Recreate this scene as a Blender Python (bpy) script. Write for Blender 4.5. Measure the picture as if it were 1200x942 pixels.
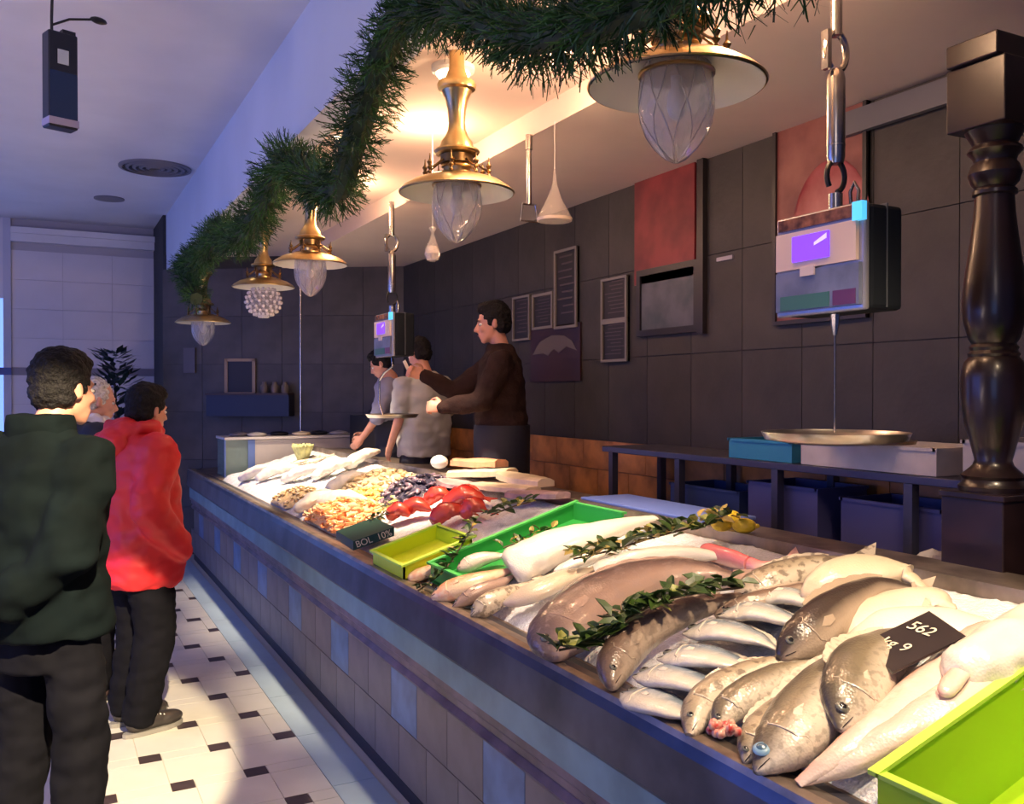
import bpy, math, random
import numpy as np
from mathutils import Vector as V, Matrix, noise
for o in list(bpy.data.objects): bpy.data.objects.remove(o)
SC=bpy.context.scene; C=SC.collection
R=random.Random(7)
PI=math.pi
# ---------------- camera
F=1050.0; CX,CY=600.0,471.0; CH=1.62
TH=math.atan(545/F); PT=math.atan(11/F)
cd=bpy.data.cameras.new('camera'); cam=bpy.data.objects.new('camera',cd); C.objects.link(cam)
cd.sensor_width=36; cd.lens=36*F/1200; cam.location=(0,0,CH); cam.rotation_euler=(PI/2-PT,0,-TH)
cd.clip_start=.05; SC.camera=cam
# ---------------- world, lights, exposure
SC.view_settings.view_transform='Standard'; SC.view_settings.look='None'
SC.view_settings.exposure=0.22; SC.view_settings.gamma=1; SC.view_settings.use_curve_mapping=False
w=bpy.data.worlds.new('world'); SC.world=w; w.use_nodes=True
w.node_tree.nodes['Background'].inputs[0].default_value=(.22,.32,1,1)
w.node_tree.nodes['Background'].inputs[1].default_value=.12
def light(kind,loc,tgt,e,col,size=.1,size_y=None,angle=60,blend=.5,name='lamp_light'):
    l=bpy.data.lights.new(name,kind); l.energy=e; l.color=col
    if kind=='AREA':
        l.size=size
        if size_y: l.shape='RECTANGLE'; l.size_y=size_y
    else: l.shadow_soft_size=size
    if kind=='SPOT': l.spot_size=math.radians(angle); l.spot_blend=blend
    o=bpy.data.objects.new(name,l); C.objects.link(o); o.location=loc
    o.rotation_euler=(V(tgt)-V(loc)).to_track_quat('-Z','Y').to_euler(); return o
BLUE=(.10,.22,1.0); WARM=(1,.74,.46)
light('AREA',(-3.8,5.2,1.9),(.9,5.6,.8),76,BLUE,4.6,2.2,name='street_daylight')
light('AREA',(-2.4,-1.6,1.6),(1.25,5,.2),15,(.22,.40,1.0),2.0,1.6,name='street_daylight')
# unseen fill lights added to brighten the ceiling, aisle and near counter; no fixtures
light('AREA',(-2.6,2.2,1.3),(-1.6,4.2,3.4),36,(1,.76,.68),1.2,name='aisle_ceiling_wash')  # added upward wash that lifts the left ceiling
light('AREA',(-.6,-.8,2.9),(.1,5,.9),7,(1,.80,.74),.8,name='aisle_fill')  # unseen area light added to brighten the customers
light('SPOT',(.25,.15,3.34),(-.16,4.35,0),3000,(1,.78,.47),.03,angle=21,blend=.22,name='floor_pool_light')  # added spot; its cone edge stands in for the counter's shadow line
light('SPOT',(1.42,.55,2.82),(1.72,1.75,.95),190,(1,.74,.48),.10,angle=58,blend=.8,name='near_counter_fill')  # extra beam added to brighten the near fish
# downlights over the fish (fixtures built later at the same places)
SPOTS=[(1.37,1.3,120),(1.37,2.9,240),(1.37,4.6,560),(1.37,6.2,520),(1.37,7.3,360)]
for x,y,e in SPOTS:
    light('SPOT',(x,y,2.93),(1.74,y+.1,1.0),e,(1,.78,.54),.04,angle=50,blend=.9,name='downlight_beam')
# bare point lights added to warm the coffer and riser; no bulbs there
LAMPS=[(1.45,1.87),(1.45,3.27),(1.45,5.5),(1.45,6.85),(1.2,8.1)]
for x,y in [(1.75,1.9),(1.72,3.05),(1.72,4.2),(1.7,5.6)]:
    light('POINT',(x,y,2.80),(x,y,0),15,(1,.60,.34),.05,name='coffer_fill')
# ---------------- rays
fw=V((math.sin(TH)*math.cos(PT),math.cos(TH)*math.cos(PT),-math.sin(PT))); rt=V((math.cos(TH),-math.sin(TH),0)); up=rt.cross(fw)
def ray(x,y): return fw+rt*((x-CX)/F)+up*((CY-y)/F)
O=V((0,0,CH))
BZ,BS,BX=.88,.30,1.3
def bedz(x): return BZ+BS*(x-BX)
def B(x,y,h=0):
    d=ray(x,y); t=(BZ-BS*BX+h-CH)/(d.z-BS*d.x); return O+d*t
def onX(x,y,X): d=ray(x,y); return O+d*(X/d.x)
def onZ(x,y,Z): d=ray(x,y); return O+d*((Z-CH)/d.z)
BN=V((-BS,0,1)).normalized()
# ---------------- materials
MATS={}
def mat(name,col,rough=.6,metal=0,var=0,scale=8,bump=0,bscale=None,spec=.5,emit=None,es=1,trans=0,alpha=1,sss=0,col2=None,coat=0,detail=4):
    if name in MATS: return MATS[name]
    m=bpy.data.materials.new(name); m.use_nodes=True; nt=m.node_tree; p=nt.nodes['Principled BSDF']
    p.inputs['Base Color'].default_value=(*col,1); p.inputs['Roughness'].default_value=rough; p.inputs['Metallic'].default_value=metal
    p.inputs['Specular IOR Level'].default_value=spec
    if trans: p.inputs['Transmission Weight'].default_value=trans
    if alpha<1: p.inputs['Alpha'].default_value=alpha
    if coat: p.inputs['Coat Weight'].default_value=coat; p.inputs['Coat Roughness'].default_value=.1
    if sss: p.inputs['Subsurface Weight'].default_value=sss; p.inputs['Subsurface Radius'].default_value=(.03,.02,.015); p.inputs['Subsurface Scale'].default_value=.3
    if emit: p.inputs['Emission Color'].default_value=(*emit,1); p.inputs['Emission Strength'].default_value=es
    tc=nt.nodes.new('ShaderNodeTexCoord'); n=nt.nodes.new('ShaderNodeTexNoise'); n.inputs['Scale'].default_value=scale; n.inputs['Detail'].default_value=detail
    nt.links.new(tc.outputs['Object'],n.inputs['Vector'])
    if var or col2:
        r=nt.nodes.new('ShaderNodeValToRGB'); r.color_ramp.elements[0].position=.35; r.color_ramp.elements[1].position=.65
        a=[max(0,c*(1-var)) for c in col]; b=col2 if col2 else [min(1,c*(1+var)) for c in col]
        r.color_ramp.elements[0].color=(*a,1); r.color_ramp.elements[1].color=(*b,1)
        nt.links.new(n.outputs['Fac'],r.inputs['Fac']); nt.links.new(r.outputs['Color'],p.inputs['Base Color'])
    if bump:
        n2=nt.nodes.new('ShaderNodeTexNoise'); n2.inputs['Scale'].default_value=bscale or scale; n2.inputs['Detail'].default_value=3
        nt.links.new(tc.outputs['Object'],n2.inputs['Vector'])
        bn=nt.nodes.new('ShaderNodeBump'); bn.inputs['Strength'].default_value=bump; bn.inputs['Distance'].default_value=.02
        nt.links.new(n2.outputs['Fac'],bn.inputs['Height']); nt.links.new(bn.outputs['Normal'],p.inputs['Normal'])
    MATS[name]=m; return m
def fishmat(name,back,side,belly,spot=0,spotcol=(.02,.02,.02),sscale=60,rough=.28,stripe=None):
    if name in MATS: return MATS[name]
    m=bpy.data.materials.new(name); m.use_nodes=True; nt=m.node_tree; p=nt.nodes['Principled BSDF']
    N=nt.nodes.new; L=nt.links.new
    a=N('ShaderNodeAttribute'); a.attribute_name='fishc'; s=N('ShaderNodeSeparateXYZ'); L(a.outputs['Vector'],s.inputs[0])
    nz=N('ShaderNodeTexNoise'); nz.inputs['Scale'].default_value=25; nz.inputs['Detail'].default_value=5
    tc=N('ShaderNodeTexCoord'); L(tc.outputs['Object'],nz.inputs['Vector'])
    ad=N('ShaderNodeMath'); ad.operation='MULTIPLY_ADD'; ad.inputs[1].default_value=.10; L(nz.outputs['Fac'],ad.inputs[0]); L(s.outputs['Y'],ad.inputs[2])
    r=N('ShaderNodeValToRGB'); e=r.color_ramp.elements; e[0].position=.22; e[0].color=(*belly,1); e[1].position=1.0; e[1].color=(*back,1)
    q=e.new(.55); q.color=(*side,1); q=e.new(.8); q.color=(*[(x+y)/2 for x,y in zip(side,back)],1)
    L(ad.outputs[0],r.inputs['Fac']); out=r.outputs['Color']
    if spot:
        n2=N('ShaderNodeTexNoise'); n2.inputs['Scale'].default_value=sscale; n2.inputs['Detail'].default_value=3; L(tc.outputs['Object'],n2.inputs['Vector'])
        r2=N('ShaderNodeValToRGB'); r2.color_ramp.elements[0].position=.52; r2.color_ramp.elements[1].position=.62; r2.color_ramp.elements[1].color=(spot,spot,spot,1)
        r2.color_ramp.elements[0].color=(0,0,0,1); L(n2.outputs['Fac'],r2.inputs['Fac'])
        mx=N('ShaderNodeMix'); mx.data_type='RGBA'; L(r2.outputs['Color'],mx.inputs[0]); L(out,mx.inputs[6]); mx.inputs[7].default_value=(*spotcol,1); out=mx.outputs[2]
    # scales: fine cell relief
    vo=N('ShaderNodeTexVoronoi'); vo.inputs['Scale'].default_value=160; L(tc.outputs['Object'],vo.inputs['Vector'])
    bp=N('ShaderNodeBump'); bp.inputs['Strength'].default_value=.18; bp.inputs['Distance'].default_value=.004; L(vo.outputs['Distance'],bp.inputs['Height']); L(bp.outputs['Normal'],p.inputs['Normal'])
    L(out,p.inputs['Base Color']); p.inputs['Roughness'].default_value=rough; p.inputs['Coat Weight'].default_value=.35; p.inputs['Coat Roughness'].default_value=.12
    MATS[name]=m; return m
# ---------------- mesh builder
class MB:
    def __init__(s): s.v=[]; s.f=[]
    def add(s,vs,fs):
        k=len(s.v); s.v+= [tuple(p) for p in vs]; s.f+=[tuple(i+k for i in f) for f in fs]; return s
    def box(s,a,b):
        x0,y0,z0=a; x1,y1,z1=b
        vs=[(x,y,z) for x in(x0,x1) for y in(y0,y1) for z in(z0,z1)]
        return s.add(vs,[(0,1,3,2),(4,6,7,5),(0,4,5,1),(2,3,7,6),(0,2,6,4),(1,5,7,3)])
    def obox(s,c,ax,ay,az):
        c,ax,ay,az=V(c),V(ax),V(ay),V(az)
        vs=[c+ax*i+ay*j+az*k for i in(-1,1) for j in(-1,1) for k in(-1,1)]
        return s.add(vs,[(0,1,3,2),(4,6,7,5),(0,4,5,1),(2,3,7,6),(0,2,6,4),(1,5,7,3)])
    def quadprism(s,pts,t):      # pts polygon, extruded by vector t
        pts=[V(p) for p in pts]; n=len(pts); t=V(t)
        fs=[tuple(range(n))[::-1],tuple(range(n,2*n))]+[(i,(i+1)%n,(i+1)%n+n,i+n) for i in range(n)]
        return s.add(pts+[p+t for p in pts],fs)
    def lathe(s,prof,c=(0,0,0),n=24,caps=True):
        c=V(c); vs=[]; fs=[]
        for r,z in prof:
            for i in range(n):
                a=2*PI*i/n; vs.append(c+V((r*math.cos(a),r*math.sin(a),z)))
        m=len(prof)
        for j in range(m-1):
            for i in range(n): fs.append((j*n+i,j*n+(i+1)%n,(j+1)*n+(i+1)%n,(j+1)*n+i))
        if caps: fs.append(tuple(range(n))[::-1]); fs.append(tuple((m-1)*n+i for i in range(n)))
        return s.add(vs,fs)
    def tube(s,pts,r,n=8,close=True):
        pts=[V(p) for p in pts]; m=len(pts); rs=r if isinstance(r,(list,tuple)) else [r]*m
        vs=[];fs=[]; ref=None
        for j,p in enumerate(pts):
            t=(pts[min(j+1,m-1)]-pts[max(j-1,0)]).normalized()
            if ref is None: ref=V((0,0,1)) if abs(t.z)<.9 else V((1,0,0))
            u=(ref-t*ref.dot(t)).normalized(); ref=u; w_=t.cross(u)
            for i in range(n):
                a=2*PI*i/n; vs.append(p+u*(rs[j]*math.cos(a))+w_*(rs[j]*math.sin(a)))
        for j in range(m-1):
            for i in range(n): fs.append((j*n+i,j*n+(i+1)%n,(j+1)*n+(i+1)%n,(j+1)*n+i))
        if close: fs.append(tuple(range(n))[::-1]); fs.append(tuple((m-1)*n+i for i in range(n)))
        return s.add(vs,fs)
    def ell(s,c,r,M=None,nu=14,nv=9):
        c=V(c); vs=[];fs=[]
        for j in range(nv+1):
            ph=PI*j/nv
            for i in range(nu):
                a=2*PI*i/nu; p=V((r[0]*math.sin(ph)*math.cos(a),r[1]*math.sin(ph)*math.sin(a),r[2]*math.cos(ph)))
                if M is not None: p=M@p
                vs.append(c+p)
        for j in range(nv):
            for i in range(nu): fs.append((j*nu+i,(j+1)*nu+i,(j+1)*nu+(i+1)%nu,j*nu+(i+1)%nu))
        return s.add(vs,fs)
    def cap(s,p0,p1,r0,r1,n=12):
        p0,p1=V(p0),V(p1); d=(p1-p0).normalized(); pts=[];rs=[]
        for k in (90,60,30): a=math.radians(k); pts.append(p0-d*r0*math.sin(a)); rs.append(max(.0005,r0*math.cos(a)))
        pts+= [p0,p1]; rs+=[r0,r1]
        for k in (30,60,90): a=math.radians(k); pts.append(p1+d*r1*math.sin(a)); rs.append(max(.0005,r1*math.cos(a)))
        return s.tube(pts,rs,n)
    def chain(s,pts,rs,n=12):
        for i in range(len(pts)-1): s.cap(pts[i],pts[i+1],rs[i],rs[i+1],n)
        return s
    def rings(s,rg,n=20):      # (z,cx,cy,rx,ry) stacked ellipses, superelliptic
        pts=[];fs=[]
        for z,cx,cy,rx,ry in rg:
            for i in range(n):
                a=2*PI*i/n; ca,sa=math.cos(a),math.sin(a)
                pts.append((cx+rx*math.copysign(abs(ca)**.85,ca),cy+ry*math.copysign(abs(sa)**.85,sa),z))
        m=len(rg)
        for j in range(m-1):
            for i in range(n): fs.append((j*n+i,j*n+(i+1)%n,(j+1)*n+(i+1)%n,(j+1)*n+i))
        fs.append(tuple(range(n))[::-1]); fs.append(tuple((m-1)*n+i for i in range(n)))
        return s.add(pts,fs)
    def mesh(s,name,m,smooth=False):
        me=bpy.data.meshes.new(name); me.from_pydata(s.v,[],s.f); me.update()
        import bmesh as bm_; b=bm_.new(); b.from_mesh(me); bm_.ops.recalc_face_normals(b,faces=b.faces); b.to_mesh(me); b.free()
        if m: me.materials.append(m)
        if smooth:
            me.polygons.foreach_set('use_smooth',[True]*len(me.polygons))
            try: me.set_sharp_from_angle(angle=math.radians(40 if smooth is True else smooth))
            except Exception: pass
        return me
    def build(s,name,m,parent=None,smooth=False,bevel=0,**tags):
        o=bpy.data.objects.new(name,s.mesh(name,m,smooth)); C.objects.link(o)
        if parent: o.parent=parent
        if bevel:
            b=o.modifiers.new('bevel','BEVEL'); b.width=bevel; b.segments=2; b.limit_method='ANGLE'
        for k,v in tags.items(): o[k]=v
        return o
def T(o,label,cat,group=None):
    o['label']=label; o['category']=cat
    if group: o['group']=group
    return o
def thing(name,label,cat,loc=(0,0,0),rz=0,group=None):
    o=bpy.data.objects.new(name,None); C.objects.link(o); o.location=loc; o.rotation_euler=(0,0,rz); o.empty_display_size=.05
    return T(o,label,cat,group)
def link(name,me,parent=None,loc=(0,0,0),M=None):
    o=bpy.data.objects.new(name,me); C.objects.link(o)
    if parent: o.parent=parent
    if M is not None: o.matrix_local=M
    else: o.location=loc
    return o
def dup(root,loc,label,rz=0,group=None):
    r=root.copy(); C.objects.link(r); r.location=loc; r.rotation_euler=(0,0,rz); r['label']=label
    if group: r['group']=group
    for ch in list(root.children):
        c=ch.copy(); C.objects.link(c); c.parent=r
        for g in list(ch.children): d=g.copy(); C.objects.link(d); d.parent=c
    return r
def struct(o): o['kind']='structure'; return o
def text(name,s,m,parent,M,size,depth=.0006,align='CENTER'):
    cu=bpy.data.curves.new(name,'FONT'); cu.body=s; cu.size=size; cu.extrude=depth; cu.align_x=align; cu.align_y='CENTER'
    o=bpy.data.objects.new(name,cu); C.objects.link(o)
    bpy.context.view_layer.update()
    me=bpy.data.meshes.new_from_object(o.evaluated_get(bpy.context.evaluated_depsgraph_get())); bpy.data.objects.remove(o)
    me.materials.clear(); me.materials.append(m)
    return link(name,me,parent,M=M)
def frameM(o,x,y):     # matrix with axes x,y
    x=V(x).normalized(); y=V(y); y=(y-x*y.dot(x)).normalized(); z=x.cross(y)
    return Matrix(((x.x,y.x,z.x,o[0]),(x.y,y.y,z.y,o[1]),(x.z,y.z,z.z,o[2]),(0,0,0,1)))
def blob(name,mb,m,parent,voxel=.01,smooth=6,disp=0,dscale=.12,seed=0):
    o=mb.build(name,m,parent)
    r=o.modifiers.new('r','REMESH'); r.mode='VOXEL'; r.voxel_size=voxel
    if smooth: q=o.modifiers.new('s','SMOOTH'); q.iterations=smooth; q.factor=.5
    bpy.context.view_layer.update()
    me=bpy.data.meshes.new_from_object(o.evaluated_get(bpy.context.evaluated_depsgraph_get()))
    o.modifiers.clear(); o.data=me
    if disp:
        n=len(me.vertices); co=np.empty(n*3); me.vertices.foreach_get('co',co); no=np.empty(n*3); me.vertices.foreach_get('normal',no)
        co=co.reshape(-1,3); no=no.reshape(-1,3)
        d=np.array([noise.noise(V((c[0]/dscale+seed,c[1]/dscale,c[2]/(dscale*.55))))+.5*noise.noise(V((c[0]/dscale*2.3,c[1]/dscale*2.3+seed,c[2]/dscale*3))) for c in co])
        co+=no*(d*disp)[:,None]; me.vertices.foreach_set('co',co.ravel()); me.update()
    if not me.materials: me.materials.append(m)
    me.polygons.foreach_set('use_smooth',[True]*len(me.polygons)); me.name=name
    return o
# =====================================================================
# SETTING
M_ceilL=mat('ceiling_plaster',(.72,.70,.72),.8,var=.04,scale=2)
M_ceilR=mat('soffit_bounce_tint',(.74,.60,.52),.8,var=.04,scale=2)  # warm bounce from the lit fish is mixed into this colour
M_grout=mat('grout',(.10,.10,.11),.9)
M_floorg=mat('floor_joint',(.55,.52,.47),.8)
M_tile=mat('cream_floor_tile',(.60,.585,.54),.32,var=.05,scale=5)
M_ins=mat('dark_floor_insert',(.05,.035,.04),.35,var=.2,scale=20)
M_strip=mat('plain_tile_blue_lit',(.40,.52,.60),.35,var=.06,scale=4)  # the blue of the daylight is put into this tile colour
M_wtile=mat('white_wall_tile',(.66,.62,.66),.35,var=.03,scale=3)
M_band=mat('grey_wall_band',(.22,.2,.25),.4)
M_dtile=mat('dark_wall_tile',(.037,.032,.028),.6,var=.22,scale=4,bump=.1,bscale=30)
M_dback=mat('dark_wall_joint',(.035,.034,.036),.8)
M_wood=mat('wainscot_wood',(.42,.18,.06),.45,var=.35,scale=7)
M_dwood=mat('dark_turned_wood',(.016,.008,.009),.3,var=.3,scale=9,coat=.2)
M_steel=mat('steel',(.55,.52,.50),.28,1,var=.12,scale=12)
M_steelb=mat('worn_steel',(.30,.24,.20),.42,.85,var=.3,scale=9)
M_gold=mat('brass',(.64,.46,.22),.3,1,var=.15,scale=10)
M_dgold=mat('dark_brass',(.26,.17,.08),.35,1,var=.2,scale=14)
M_black=mat('black_paint',(.012,.012,.014),.45)
M_white=mat('white_plastic',(.75,.74,.74),.4)
FX0,FX1=-4.0,1.24
# floor slab, tiles
fl=struct(MB().box((FX0,-2,-.06),(3.3,11.6,-.006)).build('floor',M_floorg))
o0=(.397+.0,4.244); bw,bh=.094,.3517; aw=.296; cc=.088; g=.0016
def tileme(w_,h_,name,m):
    return MB().box((g,g,-.008),(w_-g,h_-g,0)).mesh(name,m)
me_i=tileme(bw,cc,'insert_tile',M_ins); me_s=tileme(aw-bw,cc,'floor_tile',M_tile); me_l=tileme(aw,bh-cc,'floor_tile',M_tile)
XL=1.035
rest=MB(); resti=MB(); cnt=0
for j in range(-16,14):
    y=o0[1]-.044+j*bh
    if y>10.2 or y<1.2: continue
    for i in range(-16,8):
        x=o0[0]-.047-j*bw+i*aw
        while x>XL+.3: x-=aw*24
        if x>XL-.01 or x<-3.2: continue
        near = (x>-.75 and 2.5<y<9.0)
        for kind,(x0,y0,x1,y1) in (('i',(x,y,x+bw,y+cc)),('s',(x+bw,y,x+aw,y+cc)),('l',(x,y+cc,x+aw,y+bh))):
            if x0>XL-.02: continue
            clip=x1>XL
            if near and not clip and cnt<560:
                link('insert_tile' if kind=='i' else 'floor_tile',{'i':me_i,'s':me_s,'l':me_l}[kind],fl,(x0,y0,0)); cnt+=1
            elif near and clip:
                MB().box((x0+g,y0+g,-.008),(XL-g,y1-g,0)).build('insert_tile' if kind=='i' else 'floor_tile',M_ins if kind=='i' else M_tile,fl)
            else:
                (resti if kind=='i' else rest).box((x0+g,y0+g,-.008),(min(x1,XL)-g,y1-g,0))
a=rest.build('outer_floor_tiles',M_tile,fl); a['kind']='stuff'
a=resti.build('outer_insert_tiles',M_ins,fl); a['kind']='stuff'
me_st=MB().box((g,g,-.008),(FX1-XL-.02,.6-g,0)).mesh('border_tile',M_strip)
for k in range(14): link('border_tile',me_st,fl,(XL,1.2+k*.6,0))
# platform behind the counter
struct(MB().box((2.42,-1,-.0),(3.1,8.6,.40)).build('trim_1',mat('platform_tile',(.12,.07,.05),.6)))
# right wall X=3.1
wr=struct(MB().box((3.1,-1.5,-.05),(3.3,8.6,3.0)).build('wall_right',M_dback))
TW,THh=.40,.51
me_t=MB().box((-.012,.002,.002),(0,TW-.002,THh-.002)).mesh('wall_tile',M_dtile)
for i in range(19):
    for k in range(3):
        link('wall_tile',me_t,wr,(3.1,.65+i*TW,1.32+k*THh))
me_p=MB().box((-.016,.002,.002),(0,.338,.182)).mesh('wainscot_plank',M_wood)
for i in range(19):
    for k in range(5):
        link('wainscot_plank',me_p,wr,(3.1,1.2+i*.34+(.17 if k%2 else 0),.40+k*.184))
# far dark wall, slanted
A=V((1.04,9.6,0)); Bp=V((3.1,8.25,0)); dd=(Bp-A); Lw=dd.length; dn=dd.normalized(); nn=V((dn.y,-dn.x,0))   # nn faces the room
if nn.y>0: nn=-nn
wf=struct(MB().quadprism([A,Bp+dn*.2,Bp+dn*.2+V((0,0,3)),A+V((0,0,3))],-nn*.2).build('wall_far',M_dback))
nc=6; tw=Lw/nc
me_f=MB().box((.002,-.012,.002),(tw-.002,0,.4735)).mesh('wall_tile',mat('far_wall_tile',(.075,.066,.066),.55,var=.2,scale=4))
for i in range(nc):
    for k in range(6):
        o=link('wall_tile',me_f,wf,M=Matrix.Translation(A+dn*(i*tw)+V((0,0,k*.4755)))@Matrix.Rotation(math.atan2(dn.y,dn.x),4,'Z'))
struct(MB().quadprism([A+V((0,0,0)),A+V((.2,0,0)),V((1.24,10.7,0)),V((1.04,10.7,0))],(0,0,3.4)).build('wall_return',M_dback))
# white back wall
wb=struct(MB().box((-.32,10.5,0),(1.1,10.7,3.4)).build('wall_back',mat('wall_joint',(.45,.42,.46),.7)))
me_w=MB().box((.0015,-.012,.0015),(.4735-.0015,0,.3-.0015)).mesh('wall_tile',M_wtile)
for i in range(3):
    for k in range(11):
        if k==6: continue
        link('wall_tile',me_w,wb,(-.32+i*.4733,10.5,k*.3 if k<6 else k*.3-.22))
MB().box((-.32,10.482,1.8),(1.1,10.5,1.875)).build('tile_band',M_band,wb)
struct(MB().box((-.32,10.40,3.16),(1.12,10.5,3.24)).box((-.32,10.36,3.24),(1.12,10.5,3.30)).build('trim_2',M_ceilL))
# shop window left of the white wall
M_sky=mat('window_daylight',(.1,.2,.6),.5,emit=(.20,.36,1.0),es=1.3)
wn=struct(thing('window_1','','',(-.32,10.5,0))); del wn['label']; del wn['category']
MB().box((-.07,-.04,0),(0,.06,3.4)).box((-2.6,-.04,.0),(0,.06,.25)).box((-1.35,-.04,.0),(-1.28,.06,2.6)).build('window_frame',mat('window_frame_paint',(.5,.5,.6),.5),wn)
MB().box((-2.6,.0,.25),(-.05,.012,2.6)).build('pane',M_sky,wn)
MB().box((-2.6,-.046,1.30),(-.0,-.04,1.375)).build('tile_band',mat('blue_band',(.05,.09,.3),.4),wn).location=(0,0,.5)
struct(MB().box((-2.92,10.48,2.58),(-.32,10.7,3.4)).build('wall_above_window',M_wtile))
# left storefront wall
wl=struct(MB().box((-4.1,-2,0),(-4.0,11,.5)).box((-4.1,-2,2.9),(-4.0,11,3.45)).box((-4.1,-2,0),(-4.0,-1.6,3.4)).box((-4.1,3.9,0),(-4.0,4.2,3.4)).box((-4.1,10.4,0),(-4.0,11,3.4)).build('wall_left',M_wtile))
struct(MB().box((-4.0,10.5,0),(-2.9,10.7,3.4)).build('wall_corner',M_wtile))
# ceilings
ce=struct(MB().box((-4.1,-2,3.4),(1.07,10.9,3.5)).build('ceiling',M_ceilL))
struct(MB().box((1.07,-2,2.85),(1.20,9.8,3.5)).build('trim_3',mat('fascia_paint',(.62,.66,.74),.75,var=.03,scale=2)))
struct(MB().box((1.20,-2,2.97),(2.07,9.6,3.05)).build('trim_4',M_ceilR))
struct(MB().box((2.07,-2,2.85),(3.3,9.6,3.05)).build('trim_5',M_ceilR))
# =====================================================================
# COUNTER
CT=thing('fish_counter','long fish display counter with steel rim, teal strip and stone tiled front','counter',(1.24,1,0))
CTi=V((1.24,1,0))
def cp(mb,name,m,par=CT,**k):
    mb.v=[(x-CTi.x,y-CTi.y,z-CTi.z) for x,y,z in mb.v]; return mb.build(name,m,par,**k)
Y0,Y1=.35,9.15
cp(MB().box((1.29,Y0,.06),(2.38,7.95,.60)).box((1.29,7.95,.06),(1.55,9.1,.60)),'body',mat('counter_core',(.2,.18,.17),.8))
M_kick=mat('kick_strip',(.02,.02,.035),.5)
cp(MB().box((1.262,Y0,0),(1.30,Y1,.055)),'kick_strip',M_kick)
# profiled front bands (extruded along Y)
def band(name,prof,m,y0=Y0,y1=Y1,**k):
    pts=[(x,y0,z) for x,z in prof]; return cp(MB().quadprism(pts,(0,y1-y0,0)),name,m,**k)
band('lower_moulding',[(1.31,.50),(1.245,.50),(1.235,.515),(1.252,.535),(1.238,.55),(1.238,.572),(1.225,.585),(1.225,.612),(1.31,.612)],mat('moulding_stone',(.17,.12,.14),.4,var=.4,scale=6))
band('teal_strip',[(1.31,.612),(1.222,.612),(1.222,.716),(1.31,.716)],mat('teal_strip_paint',(.20,.33,.36),.4,var=.18,scale=5))
band('steel_apron',[(1.31,.716),(1.205,.716),(1.195,.73),(1.205,.845),(1.215,.868),(1.235,.876),(1.31,.876)],mat('apron_steel',(.09,.09,.12),.32,.6,var=.35,scale=5),smooth=False)
band('steel_rim',[(1.215,.868),(1.205,.874),(1.21,.888),(1.235,.890),(1.30,.872),(1.34,.875),(1.34,.82),(1.28,.82)],M_steelb)
M_stone=mat('stone_tile',(.20,.165,.16),.42,var=.16,scale=6); M_bluet=mat('blue_front_tile',(.13,.22,.38),.35,var=.2,scale=9)
# front tiles: 2 rows; blue inserts every .9 m
yb=[2.35+.885*k-.885*2 for k in range(10)]
me_a={}
def ft(y0,y1,z0,z1,m,nm):
    key=(round(y1-y0,3),round(z1-z0,3),m.name)
    if key not in me_a: me_a[key]=MB().box((-.012,.002,.002),(.02,y1-y0-.002,z1-z0-.002)).mesh(nm,m)
    link(nm,me_a[key],CT,(1.275-CTi.x,y0-CTi.y,z0))
for k,yk in enumerate(yb):
    if yk<Y0 or yk+.885>Y1+.4: continue
    ft(yk,yk+.29,.275,.50,M_bluet,'blue_tile')
    ft(yk+.29,yk+.5875,.275,.50,M_stone,'front_tile'); ft(yk+.5875,min(Y1,yk+.885),.275,.50,M_stone,'front_tile')
    for q in range(3): ft(yk+q*.295-.1,yk+(q+1)*.295-.1,.055,.275,M_stone,'front_tile')
# sloping bed pan + back lip and ledge
cp(MB().quadprism([(1.30,1.10,.86),(2.12,1.10,.86+.246),(2.12,1.10,.60),(1.30,1.10,.60)],(0,7.95-1.10,0)),'bed_pan',M_steelb)
cp(MB().box((2.12,Y0,.60),(2.38,7.95,1.118)).box((2.10,Y0,1.10),(2.13,7.95,1.14)),'rear_ledge',M_steelb)
cp(MB().box((1.30,7.95,.60),(1.62,9.1,.885)),'end_top',M_steelb)
cp(MB().box((1.62,7.95,.60),(2.38,8.6,.885)),'end_top',M_steelb)
# crushed ice bed
nx,ny=46,420
vs=[];fs=[]
for j in range(ny+1):
    y=.5+j*(7.9-.5)/ny
    for i in range(nx+1):
        x=1.315+i*(2.09-1.315)/nx
        h=.012+.012*noise.noise(V((x*9,y*9,0)))+.012*abs(noise.noise(V((x*35,y*35,3))))+.006*noise.noise(V((x*90,y*90,5)))
        e=min(1,(x-1.315)/.05,(2.09-x)/.04); e=max(0,e)
        vs.append((x,y,bedz(x)-.018+h*e+.012*e))
for j in range(ny):
    for i in range(nx):
        yy=.5+(j+.5)*(7.9-.5)/ny; xx=1.315+(i+.5)*(2.09-1.315)/nx
        if yy<1.12 or (2.84<yy<3.23 and 1.31<xx<1.98) or (3.29<yy<3.79 and 1.30<xx<1.57): continue
        a=j*(nx+1)+i; fs.append((a,a+1,a+nx+2,a+nx+1))
M_ice=mat('crushed_ice',(.74,.75,.78),.22,var=.06,scale=50,sss=.2,bump=.5,bscale=120)
o=MB().add(vs,fs).build('crushed_ice',M_ice,smooth=True); o['kind']='stuff'; T(o,'bed of white crushed ice under the fish on the sloping counter','ice')
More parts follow.
